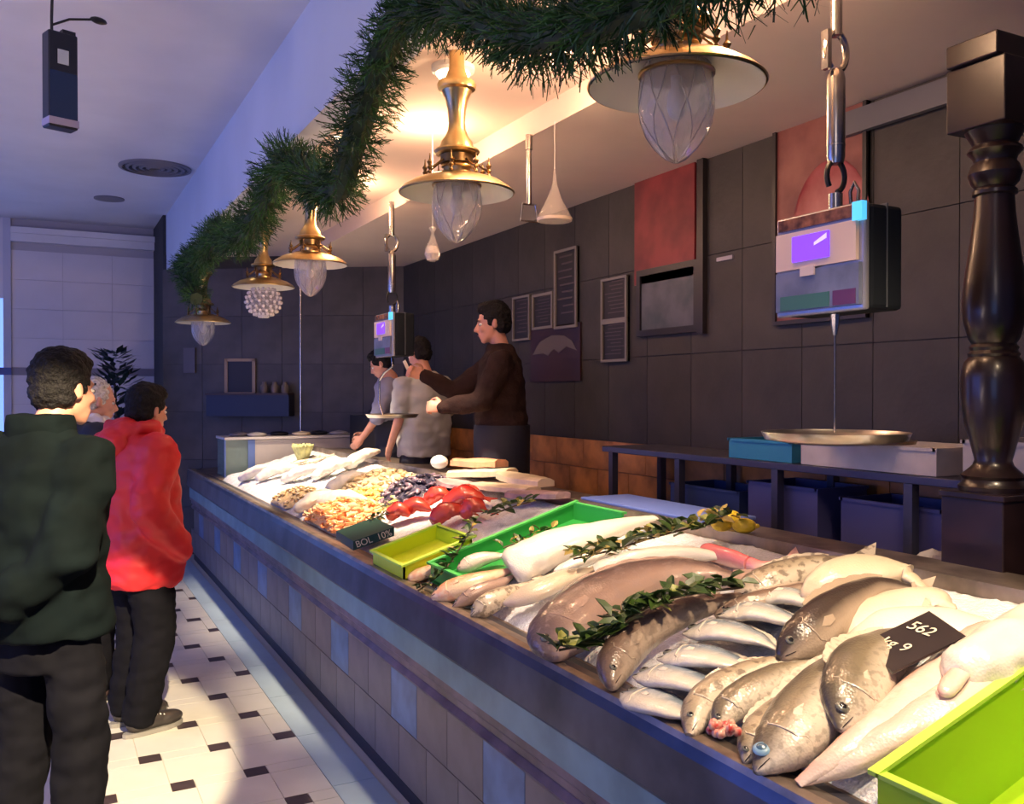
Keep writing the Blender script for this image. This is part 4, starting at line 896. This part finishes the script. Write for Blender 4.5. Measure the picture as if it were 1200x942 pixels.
# COLUMN
p=onX(1146,575,2.42)
cz=p.z; r=thing('turned_column','dark turned wooden column on a square pedestal at the right edge','column',(2.46,p.y-.02,.40))
k0=cz-.40
MB().box((-.098,-.098,0),(.098,.098,k0-.012)).box((-.108,-.108,k0-.26),(.108,.108,k0-.24)).box((-.104,-.104,k0-.02),(.104,.104,k0)).build('pedestal',M_dwood,r,bevel=.004)
S=1.0
pr=[(.092,0),(.094,.015),(.085,.025),(.082,.035),(.088,.045),(.070,.06),(.055,.075),(.050,.09),(.062,.14),(.078,.20),(.086,.27),(.088,.33),(.080,.375),(.066,.392),(.070,.40),(.062,.41),(.066,.42),(.058,.43),(.068,.445),(.082,.50),(.086,.545),(.080,.62),(.066,.72),(.056,.80),(.052,.86),(.060,.865),(.060,.875),(.052,.885),(.064,.90),(.072,.925),(.064,.95),(.056,.96),(.060,.975),(.074,.99),(.070,1.0),(.058,1.01),(.070,1.03),(.080,1.05)]
MB().lathe([(a,b) for a,b in pr],c=(0,0,k0),n=40).build('shaft',M_dwood,r,smooth=35)
MB().box((-.092,-.092,k0+1.05),(.092,.092,k0+1.235)).build('capital',M_dwood,r,bevel=.004)
MB().box((-.11,-.08,k0+1.235),(.62,.08,k0+1.30)).build('cross_beam',M_dwood,r,bevel=.004)
o=MB().box((0,0,0),(.03,2.6,.10)).build('ceiling_rail',mat('rail_grey',(.12,.12,.14),.4)); o.location=(3.04,.2,2.72); T(o,'dark rail under the ceiling at the top right','rail')
# second hanging things at right edge
# TANK at far end
M_tankw=mat('tank_white',(.52,.48,.46),.5,var=.05,scale=6); M_tglass=mat('tank_glass',(.25,.36,.34),.1,alpha=.7)
tk=thing('display_tank','white topped tank with a glass left end standing at the far end of the counter','tank',(1.36,8.02,.885))
MB().box((.26,0,0),(1.26,.42,.32)).build('body',M_tankw,tk); MB().box((0,-.02,.325),(1.28,.44,.345)).build('top',mat('tank_top',(.62,.58,.56),.4),tk)
MB().box((.01,.01,.0),(.255,.41,.32)).build('glass_end',M_tglass,tk)
MB().box((.0,.0,0),(.014,.014,.325)).box((.20,-.004,0),(.26,.0,.32)).build('edge_trim',mat('blue_edge',(.12,.2,.5),.4),tk)
cont=[(.30,.12,'pale lidded bowl at the left on the white tank',M_card),(.52,.22,'black tray second from left on the white tank',M_black),(.70,.12,'cream bowl in the middle of the white tank',M_filc),(.88,.2,'dark tray right of the middle on the white tank',M_black),(1.05,.12,'pinkish dish at the right on the white tank',M_card),(.16,.2,'low dark lid above the glass end of the tank',M_vent)]
for x,y,l,m in cont:
    o=MB().lathe([(.07,0),(.085,.012),(.085,.022),(.06,.030),(.001,.04)],n=20).build('dish',m,smooth=40); o.location=(1.36+x,8.02+y,.885+.346); T(o,l,'dish')
def boxobj(name,label,cat,a,b,m): o=MB().box((0,0,0),(b[0]-a[0],b[1]-a[1],b[2]-a[2])).build(name,m,bevel=.004); o.location=a; return T(o,label,cat)
# far wall blackboard and shelf
def onplane(x,y,P,n):
    d=ray(x,y); return O+d*((P-O).dot(n)/d.dot(n))
Pf=A+nn*.02
a=onplane(264,463,Pf,nn); b=onplane(300,420,Pf,nn); wv=dn*((b-a).dot(dn)); hv=V((0,0,b.z-a.z))
r=thing('chalkboard','small chalkboard in a pale wooden frame on the far dark wall','chalkboard',a)
MB().quadprism([(0,0,0),wv,wv+hv,hv],nn*.012).build('slate',M_slate,r)
fw2=wv*.1; fh=hv*.08; q=MB()
for P4 in ([V((0,0,0)),wv,wv+fh,fh],[hv-fh,hv-fh+wv,hv+wv,hv],[V((0,0,0)),fw2,fw2+hv,hv],[wv-fw2,wv,wv+hv,wv-fw2+hv]): q.quadprism(P4,nn*.022)
q.build('frame',mat('pale_wood_frame',(.34,.24,.15),.5),r)
a=onplane(250,487,Pf,nn); b=onplane(345,463,Pf,nn); wv=dn*((b-a).dot(dn)); hv=V((0,0,b.z-a.z))
r=thing('wall_shelf','dark navy box shelf on the far wall below the chalkboard','shelf',a)
MB().quadprism([(0,0,0),wv,wv+hv,hv],nn*.16).build('box_front',mat('navy_panel',(.012,.016,.045),.45),r)
MB().quadprism([hv,hv+wv,hv+wv+V((0,0,.02)),hv+V((0,0,.02))],nn*.19).build('top_board',mat('shelf_top',(.05,.025,.02),.5),r)
for i,(px,l) in enumerate(((310,'small pale jar on the navy shelf nearest the chalkboard'),(322,'small pale jar on the navy shelf, in the middle'),(334,'small brown jar at the right end of the navy shelf'))):
    p=onplane(px,462,A+nn*.10,nn); o=MB().lathe([(.035,0),(.04,.03),(.038,.07),(.022,.09),(.024,.11)],n=14).build('jar',mat('jar_%d'%(i%2),((.16,.13,.11),(.10,.04,.03))[i//2],.4),smooth=50); o.location=p; o.location.z=a.z+hv.z+.021; T(o,l,'jar')
o=MB().quadprism([(0,0,0),dn*.12,dn*.12+V((0,0,.25)),(0,0,.25)],nn*.02).build('wall_hook_panel',mat('panel_grey',(.12,.10,.11),.5)); o.location=onplane(216,437,Pf,nn); T(o,'faint grey narrow panel on the far wall left of the chalkboard','panel')
# dark worktop gear between tank and workers
boxobj('dark_cooker','dark cooker block between the white tank and the grey shirted worker','cooker',(2.44,7.0,.40),(2.95,7.9,1.42),M_black)
boxobj('dark_pan','low black pan on the dark cooker block','pan',(2.52,7.2,1.421),(2.85,7.6,1.47),mat('pan_black',(.02,.02,.022),.3))
# plant behind the customers
p=onZ(135,700,0); 
d_=ray(135,470); tt=9.3/ (d_.y); base=O+d_*tt
r=thing('potted_plant','dark leafy potted tree against the white wall behind the customers','plant',(base.x,base.y,0))
MB().lathe([(.15,0),(.17,.02),(.20,.35),(.21,.38),(.18,.38),(.17,.34)],n=20).build('pot',mat('pot_dark',(.06,.05,.05),.6),r,smooth=40)
MB().tube([(0,0,.34),(.02,0,.9),(0,.02,1.7)],[.025,.02,.01],8).build('trunk',M_twig,r)
vs=[];fs=[]
for i in range(420):
    h=R.uniform(.75,2.0); rad=.40*(1-(h-.75)/1.5)+.04; a=R.uniform(0,6.28); c=V((math.cos(a)*rad*R.random(),math.sin(a)*rad*R.random(),h)); d=V((math.cos(a),math.sin(a),R.uniform(-.2,.8))).normalized(); s=d.cross(V((0,0,1))).normalized()*.03; l=R.uniform(.12,.2); n=len(vs)
    vs+=[c,c+d*l*.5+s,c+d*l,c+d*l*.5-s]; fs.append((n,n+1,n+2,n+3))
me=bpy.data.meshes.new('foliage'); me.from_pydata([tuple(v) for v in vs],[],fs); me.materials.append(mat('plant_leaf',(.012,.03,.03),.5,var=.4)); link('foliage',me,r)['kind']='stuff'
# =====================================================================
# PEOPLE
M_skin=mat('skin_warm',(.56,.27,.19),.5,var=.08,scale=12,sss=.1); M_skin2=mat('skin_rosy',(.62,.32,.26),.5,var=.08,scale=12,sss=.1)
M_hairb=mat('hair_black',(.007,.006,.007),.7,spec=.2,var=.4,scale=60,bump=.6,bscale=90); M_hairw=mat('hair_grey',(.50,.50,.52),.6,var=.3,scale=60,bump=.6,bscale=90)
M_eyewh=mat('eye_white',(.7,.68,.65),.2); M_iris=mat('iris_dark',(.03,.015,.01),.15)
def headM(c,yaw,pitch=0,tilt=0): return Matrix.Translation(c)@Matrix.Rotation(-yaw,4,'Z')@Matrix.Rotation(pitch,4,'X')@Matrix.Rotation(tilt,4,'Y')
def addhead(mb,M,s=1.0):
    R3=M.to_3x3()
    def E(c,r,rot=None): mb.ell(M@(V(c)*s),[q*s for q in r],R3@rot if rot is not None else R3,20,14)
    E((0,-.012,.035),(.072,.092,.088)); E((0,.022,-.015),(.060,.066,.085)); E((0,.045,-.062),(.042,.045,.045)); E((0,.062,-.093),(.026,.022,.018))
    E((0,.080,.028),(.045,.012,.012))
    for sx in(-1,1):
        E((sx*.034,.066,-.020),(.022,.020,.020)); E((sx*.0745,-.006,-.005),(.009,.018,.030)); E((sx*.080,-.010,.012),(.008,.012,.014))
    mb.cap(M@(V((0,.088,.012))*s),M@(V((0,.109,-.026))*s),.007*s,.012*s); E((0,.100,-.030),(.017,.012,.009))
    E((0,.087,-.056),(.024,.009,.006)); E((0,.084,-.067),(.021,.009,.007))
def face(r,M,s=1.0):
    for sx in(-1,1):
        e=MB().ell(M@(V((sx*.031,.075,.004))*s),(.0125*s,.0115*s,.0085*s),M.to_3x3(),12,8).build('eye',M_eyewh,r,smooth=True)
        MB().ell(M@(V((sx*.031,.0865,.004))*s),(.006*s,.0025*s,.006*s),M.to_3x3(),10,6).build('iris',M_iris,e,smooth=True)
        MB().tube([M@(V((sx*.014,.093,.024))*s),M@(V((sx*.030,.092,.029))*s),M@(V((sx*.048,.078,.024))*s)],[.0025,.0035,.0015],6).build('eyebrow',M_hairb,r)
    MB().tube([M@(V((-.022,.088,-.061))*s),M@(V((0,.097,-.060))*s),M@(V((.022,.088,-.061))*s)],[.001,.0028,.001],6).build('lips',mat('lips',(.42,.15,.13),.4),r)
def hair(r,M,m,vol=.012,s=1.0,bald=False):
    q=MB(); R3=M.to_3x3()
    def E(c,rr): q.ell(M@(V(c)*s),[z*s for z in rr],R3,18,12)
    E((0,-.024,.045),(.077+vol*.6,.090+vol*.5,.086+vol)); E((0,-.052,-.005),(.066+vol*.4,.058+vol*.5,.068))
    if not bald:
        E((0,.045,.095),(.055,.040,.030+vol*.4)); E((0,.01,.105),(.062,.07,.03+vol*.5))
    for sx in(-1,1): E((sx*.064,.008,.03),(.015,.03,.042)); E((sx*.060,-.04,.0),(.022,.036,.06))
    return blob('hair',q,m,r,.007,3,disp=.007,dscale=.03)
def hand(mb,wr,d,nrm,curl=.5,s=1.0,thumb=1):
    """wrist point, forward direction, palm normal"""
    d=V(d).normalized(); nrm=V(nrm); nrm=(nrm-d*nrm.dot(d)).normalized(); x=d.cross(nrm)
    R3=Matrix(((x.x,d.x,nrm.x),(x.y,d.y,nrm.y),(x.z,d.z,nrm.z)))
    W=V(wr); mb.ell(W+d*.045*s,(.040*s,.050*s,.017*s),R3,16,10); mb.cap(W-d*.02*s,W+d*.03*s,.024*s,.026*s)
    for i,(ox,l) in enumerate(((-.030,.030),(-.010,.034),(.010,.032),(.029,.026))):
        p=W+d*.078*s+x*ox*s; a=0; pts=[p-d*.012*s,p]
        for seg in (1,.75,.6):
            a+=curl*(1.0 if seg<1 else .9); dd_=(d*math.cos(a)+nrm*math.sin(a)); p=p+dd_*l*seg*s*1.1; pts.append(p)
        mb.chain(pts,[.010*s,.0095*s,.009*s,.0082*s,.007*s],8)
    p=W+d*.02*s+x*(-thumb)*.028*s; t1=p+(d*.6-x*thumb*.7+nrm*.35).normalized()*.036*s; t2=t1+(d*.8-x*thumb*.15+nrm*.55).normalized()*.032*s; t3=t2+(d*.7+nrm*.6+x*thumb*.2).normalized()*.024*s
    mb.chain([p,t1,t2,t3],[.014*s,.012*s,.010*s,.008*s],8)
def person(label,loc,heading,h,skin,build,headyaw=0,headpitch=0):
    rz=math.atan2(-heading[0],heading[1]); r=thing('person',label,'person',loc,rz); return r
def base_body(r,h,skin,shp,arms,legs,hc,yaw,pitch,hands,voxel=.009,w=1.0,lean=0):
    """one continuous body. arms: [(shoulder,elbow,wrist)], legs:[(hip,knee,ankle)]"""
    k=h/1.75; mb=MB(); M=headM(hc,yaw,pitch); addhead(mb,M,k)
    nk=V((0,-.02+lean,1.46*k)); mb.chain([hc+V((0,-.02,-.05)),nk,V((0,-.01+lean*.8,1.36*k))],[.052,.054,.07],14)
    mb.rings([(.88*k,0,0,.13*w,.10),(.96*k,0,0,.155*w,.115),(1.08*k,0,lean*.3,.135*w,.10),(1.25*k,0,lean*.6,.15*w,.105),(1.38*k,0,lean*.8,.165*w,.09),(1.44*k,0,lean,.08,.06)])
    for s_,e_,w_ in arms: mb.chain([s_,e_,w_],[.048,.036,.025])
    for hp,kn,an in legs: mb.chain([hp,kn,an],[.082,.052,.036]); mb.cap(an+V((0,0,-.02)),V((an.x,an.y+.14,.035)),.035,.028)
    for args in hands: hand(mb,*args[:3],curl=args[3],s=k,thumb=args[4])
    b=blob('body',mb,skin,r,voxel,3); return b,M
def trousers(r,m,hip,legs,top,rt=(.17,.125),bot=.07,kn=.085,th=.105,disp=.01):
    mb=MB(); mb.rings([(top-.28,hip.x,hip.y,rt[0]*.96,rt[1]),(top-.15,hip.x,hip.y,rt[0],rt[1]),(top,hip.x,hip.y,rt[0]*.92,rt[1]*.95)])
    for hp,k_,an in legs: mb.chain([hp,k_,V((an.x,an.y,an.z-.0))],[th,kn,bot])
    return blob('trousers',mb,m,r,.011,4,disp=disp,dscale=.10,seed=R.random()*9)
def shoe(r,an,m,d=(0,1,0),sole=None,l=.28):
    d=V(d).normalized(); x=V((d.y,-d.x,0)); q=MB(); R3=Matrix(((x.x,d.x,0),(x.y,d.y,0),(0,0,1))); c=V((an.x,an.y,0))
    q.ell(c+d*.13+V((0,0,.045)),(.048,.085,.036),R3,16,10); q.ell(c-d*.005+V((0,0,.055)),(.042,.062,.048),R3,16,10); q.cap(c+V((0,0,.05)),c+d*.09+V((0,0,.05)),.042,.042); q.cap(c+V((0,0,.06)),c+V((0,-.0,.12)),.045,.042)
    o=blob('shoe',q,m,r,.006,3)
    s=MB(); n=20; pts=[]
    for i in range(n):
        a=2*PI*i/n; yy=math.sin(a); pts.append(c+d*(.065+.150*yy)+x*(.052*math.cos(a)*(1 if yy>0 else .85)))
    s.quadprism([p+V((0,0,.001)) for p in pts],(0,0,.02)).build('sole',sole or M_black,o)
    q=MB(); 
    for j in range(3): q.tube([c+d*(.07+.018*j)+x*-.03+V((0,0,.085-.006*j)),c+d*(.07+.018*j)+V((0,0,.093-.006*j)),c+d*(.07+.018*j)+x*.03+V((0,0,.085-.006*j))],.0035,5)
    q.build('laces',M_white,o)
# --- 1. near man in the dark knee length coat
def vv(x,y,z): return V((x,y,z))
M_coat=mat('coat_dark_green_black',(.0025,.005,.006),.9,var=.3,scale=6,spec=.08); M_trk=mat('trousers_black',(.005,.005,.008),.9,var=.2,scale=8,spec=.1)
h=1.75;k=h/1.75
r=person('nearest man, seen from behind, dark hair, knee length dark coat, hands behind his back',(-.01,3.24,0),(.74,.68),h,M_skin,None)
legs=[(vv(-.10,0,.93),vv(-.115,.03,.50),vv(-.12,-.04,.10)),(vv(.10,0,.93),vv(.11,.04,.50),vv(.12,.0,.10))]
armL=(vv(-.18,-.01,1.42),vv(-.26,-.13,1.14),vv(-.07,-.20,.99)); armR=(vv(.18,-.01,1.42),vv(.21,-.10,1.14),vv(.07,-.18,1.0))
b,M=base_body(r,h,M_skin,None,[armL,armR],legs,vv(0,.085,1.625),.1,-.05,[(armL[2],(.8,-.2,-.5),(0,-.3,1),.5,1),(armR[2],(-.8,-.2,-.5),(0,.3,1),.5,-1)],w=1.1)
face(r,M,k); hair(r,M,M_hairb,.016,k)
trousers(r,M_trk,vv(0,0,0),legs,1.02,rt=(.155,.12),bot=.075,kn=.088,th=.092)
mb=MB().rings([(.85,0,0,.215,.165),(.92,0,0,.215,.17),(1.05,0,-.01,.205,.165),(1.2,0,-.01,.205,.16),(1.32,0,-.01,.215,.155),(1.41,0,-.01,.20,.13),(1.47,0,-.01,.14,.10),(1.51,0,-.01,.085,.08)],26)
for s_,e_,w_ in (armL,armR): mb.chain([s_+vv(0,0,-.02),e_,w_],[.098,.082,.068],14)
blob('coat',mb,M_coat,r,.013,5,disp=.016,dscale=.13,seed=3)
mb=MB().rings([(1.44,0,-.01,.105,.10),(1.51,0,-.008,.100,.098),(1.55,0,-.01,.096,.09)],24); blob('collar',mb,M_coat,r,.009,3,disp=.006,dscale=.08)
for l in legs: shoe(r,l[2],mat('shoe_black',(.012,.011,.012),.35))
# --- 2. man in red hooded jacket
M_red=mat('jacket_red',(.62,.018,.025),.55,var=.12,scale=5)
h=1.68;k=h/1.75
r=person('man in bright red hooded jacket and black trousers looking towards the fish',(.395,4.68,0),(.93,.36),h,M_skin,None)
legs=[(vv(-.09,0,.86),vv(-.09,.03,.47),vv(-.085,-.03,.10)),(vv(.09,0,.86),vv(.10,.03,.47),vv(.10,-.05,.10))]
armL=(vv(-.19,0,1.36),vv(-.25,-.04,1.08),vv(-.20,.16,.90)); armR=(vv(.19,0,1.36),vv(.255,-.08,1.08),vv(.20,.10,.88))
b,M=base_body(r,h,M_skin,None,[armL,armR],legs,vv(0,.045,1.53),-.15,-.15,[(armL[2],(.3,.5,-.7),(1,0,0),.6,1),(armR[2],(-.3,.5,-.7),(-1,0,0),.6,-1)],w=1.05)
face(r,M,k); hair(r,M,M_hairb,.018,k)
trousers(r,M_trk,vv(0,0,0),legs,.95,bot=.082,kn=.095,th=.115)
mb=MB().rings([(.685,0,0,.205,.165),(.72,0,0,.22,.18),(.85,0,0,.225,.19),(1.0,0,.0,.215,.18),(1.15,0,-.005,.215,.175),(1.28,0,-.01,.225,.165),(1.37,0,-.01,.21,.14),(1.43,0,-.01,.13,.10),(1.47,0,-.01,.08,.08)],26)
for s_,e_,w_ in (armL,armR): mb.chain([s_+vv(0,0,-.02),e_,w_],[.100,.088,.068],14)
blob('jacket',mb,M_red,r,.012,5,disp=.016,dscale=.12,seed=7)
mb=MB().ell(vv(0,-.135,1.37),(.13,.075,.085)).ell(vv(0,-.07,1.43),(.125,.10,.07)); mb.tube([vv(.11*math.cos(t),-.03+.11*math.sin(t),1.455-.02*math.sin(t)) for t in np.linspace(-.3,PI+.3,14)],.034,10)
mb.tube([vv(.10*math.cos(t),-.03+.10*math.sin(t),1.46) for t in np.linspace(0,2*PI,18)],.03,10)
blob('hood',mb,M_red,r,.010,4,disp=.014,dscale=.09,seed=2)
for i,l in enumerate(legs): shoe(r,l[2],mat('shoe_dark',(.03,.025,.025),.4),sole=mat('sole_grey',(.22,.21,.20),.6))
# --- 3. white haired man
M_coat2=mat('coat_navy_black',(.012,.012,.018),.6); h=1.72;k=h/1.75
r=person('white haired man in dark coat standing behind the man in the dark knee length coat',(.18,5.28,0),(.96,.28),h,M_skin2,None)
legs=[(vv(-.09,0,.88),vv(-.09,.03,.48),vv(-.09,-.02,.10)),(vv(.09,0,.88),vv(.10,.03,.48),vv(.11,.02,.10))]
armL=(vv(-.19,0,1.40),vv(-.25,.02,1.12),vv(-.17,.20,1.02)); armR=(vv(.19,0,1.40),vv(.25,.02,1.12),vv(.17,.20,1.02))
b,M=base_body(r,h,M_skin2,None,[armL,armR],legs,vv(0,.06,1.57),.1,-.18,[(armL[2],(.8,.4,0),(0,-1,0),.4,1),(armR[2],(-.8,.4,0),(0,-1,0),.4,-1)])
face(r,M,k); hair(r,M,M_hairw,.006,k,bald=True)
trousers(r,M_trk,vv(0,0,0),legs,.98,bot=.078)
mb=MB().rings([(.74,0,0,.21,.17),(.95,0,0,.215,.18),(1.12,0,0,.205,.17),(1.3,0,0,.215,.16),(1.40,0,-.01,.20,.13),(1.46,0,-.01,.12,.10),(1.50,0,-.01,.08,.08)],26)
for s_,e_,w_ in (armL,armR): mb.chain([s_+vv(0,0,-.02),e_,w_],[.092,.078,.062],14)
blob('coat',mb,M_coat2,r,.013,5,disp=.012,dscale=.13,seed=4)
mb=MB(); mb.tube([vv(.10*math.cos(t),.0+.10*math.sin(t),1.47) for t in np.linspace(0,2*PI,16)],.03,8); mb.chain([vv(.08,.02,1.47),vv(.16,.08,1.36),vv(.15,.16,1.22)],[.045,.04,.035]); blob('scarf',mb,mat('scarf_white',(.62,.60,.66),.8),r,.010,4,disp=.01,dscale=.05)
for l in legs: shoe(r,l[2],mat('shoe_brown',(.05,.03,.03),.5))
# --- 4. fishmonger in dark brown sweater, arms forward
M_brown=mat('sweater_dark_brown',(.022,.010,.009),.9,spec=.2,var=.2,scale=9,bump=.3,bscale=120); M_apr=mat('apron_navy',(.008,.010,.024),.7); PZ=.405
h=1.76;k=h/1.75
d_=ray(588,450); base=O+d_*(5.45/ d_.dot(fw)*1.0)
r=person('fishmonger in dark brown sweater, in profile, one arm raised holding a white slip',(base.x,base.y,PZ),(-.93,.36),h,M_skin,None)
legs=[(vv(-.09,0,.90),vv(-.09,.03,.48),vv(-.10,-.02,.10)),(vv(.09,0,.90),vv(.10,.03,.48),vv(.11,.03,.10))]
armL=(vv(-.19,.02,1.40),vv(-.23,.14,1.16),vv(-.12,.36,1.13)); armR=(vv(.19,.03,1.40),vv(.24,.27,1.22),vv(.19,.47,1.32))
b,M=base_body(r,h,M_skin,None,[armL,armR],legs,vv(0,.055,1.63),0,-.12,[(armL[2],(.25,1,.05),(1,0,-.3),.95,1),(armR[2],(-.1,.9,.35),(-1,0,-.2),.85,-1)],voxel=.007,w=1.05,lean=.02)
face(r,M,k); hair(r,M,M_hairb,.014,k)
trousers(r,M_apr,vv(0,0,0),legs,1.0)
mb=MB().rings([(.90,0,0,.185,.155),(1.0,0,.0,.19,.165),(1.12,0,.01,.185,.155),(1.28,0,.01,.205,.145),(1.40,0,.01,.20,.125),(1.46,0,.01,.13,.095),(1.515,0,.01,.075,.075)],24)
for s_,e_,w_ in (armL,armR): mb.chain([s_+vv(0,0,-.01),e_,w_],[.082,.064,.044],14)
blob('sweater',mb,M_brown,r,.010,4,disp=.012,dscale=.10,seed=5)
MB().rings([(.45,0,.0,.20,.165),(.95,0,0,.198,.172),(1.02,0,0,.192,.170)],24).build('apron',M_apr,r,smooth=True)
for l in legs: shoe(r,l[2],mat('shoe_black',(.012,.011,.012),.35))
bpy.context.view_layer.update()
tip=r.matrix_world@(armR[2]+vv(-.02,.10,.05))
o=MB().quadprism([(-.012,0,-.03),(.012,0,-.03),(.012,.0,.05),(-.012,0,.05)],(0,.003,0)).build('paper_slip',mat('paper_white',(.8,.78,.74),.6)); o.location=tip; o.rotation_euler=(0,-.55,.3); T(o,'small white slip held in the raised hand of the fishmonger in brown','paper')
# --- 5. worker in grey t-shirt seen from behind
M_gt=mat('tshirt_grey',(.42,.42,.41),.8,var=.06,scale=8); h=1.60;k=h/1.75
d_=ray(497,450); base=O+d_*(6.45/ d_.dot(fw))
r=person('worker in pale grey t-shirt turned away beside the distant scale',(base.x,base.y,PZ),(-.25,.97),h,M_skin,None)
legs=[(vv(-.09,0,.82),vv(-.09,.02,.45),vv(-.10,-.02,.10)),(vv(.09,0,.82),vv(.10,.02,.45),vv(.11,.02,.10))]
armL=(vv(-.17,0,1.27),vv(-.235,-.02,1.02),vv(-.23,.10,.82)); armR=(vv(.17,0,1.27),vv(.22,.03,1.02),vv(.12,.22,.93))
b,M=base_body(r,h,M_skin,None,[armL,armR],legs,vv(0,.06,1.49),-.2,-.35,[(armL[2],(.1,.5,-.8),(1,0,0),.4,1),(armR[2],(-.5,.8,0),(0,0,-1),.6,-1)],w=1.1)
face(r,M,k); hair(r,M,M_hairb,.014,k)
trousers(r,M_apr,vv(0,0,0),legs,.93)
mb=MB().rings([(.76,0,0,.195,.155),(.9,0,0,.20,.16),(1.05,0,0,.195,.15),(1.18,0,0,.205,.145),(1.28,0,-.01,.195,.12),(1.34,0,-.01,.11,.09),(1.37,0,-.01,.075,.075)],24)
for s_,e_,w_ in (armL,armR): mb.cap(s_+vv(0,0,-.01),s_.lerp(e_,.72),.082,.072,14)
blob('tshirt',mb,M_gt,r,.010,4,disp=.014,dscale=.11,seed=6)
for l in legs: shoe(r,l[2],mat('shoe_black',(.012,.011,.012),.35))
# --- 6. worker behind, lilac sleeve and dark apron
h=1.60;k=h/1.75; d_=ray(463,450); base=O+d_*(7.15/ d_.dot(fw))
r=person('worker in lilac grey shirt and dark apron mostly hidden behind the grey t-shirt worker',(base.x,base.y,PZ),(-.9,.43),h,M_skin,None)
armL=(vv(-.17,.04,1.26),vv(-.22,.12,1.02),vv(-.15,.24,.86)); armR=(vv(.17,.04,1.26),vv(.22,.12,1.02),vv(.15,.26,.88))
b,M=base_body(r,h,M_skin,None,[armL,armR],legs,vv(0,.11,1.44),0,-.5,[(armL[2],(.1,.6,-.6),(1,0,0),.4,1),(armR[2],(-.1,.6,-.6),(-1,0,0),.4,-1)],lean=.05)
face(r,M,k); hair(r,M,M_hairb,.014,k)
trousers(r,M_apr,vv(0,0,0),legs,.93)
mb=MB().rings([(.80,0,0,.17,.14),(.95,0,.01,.175,.145),(1.1,0,.03,.18,.14),(1.26,0,.04,.185,.12),(1.33,0,.05,.10,.085)],24)
for s_,e_,w_ in (armL,armR): mb.chain([s_,e_],[.075,.06],14)
blob('shirt',mb,mat('shirt_lilac_grey',(.24,.24,.34),.8),r,.010,4,disp=.012,dscale=.11,seed=8)
MB().rings([(.40,0,.02,.18,.155),(.85,0,.0,.183,.158),(1.0,0,.015,.18,.156)],24).build('apron',M_apr,r,smooth=True)
for l in legs: shoe(r,l[2],mat('shoe_black',(.012,.011,.012),.35))
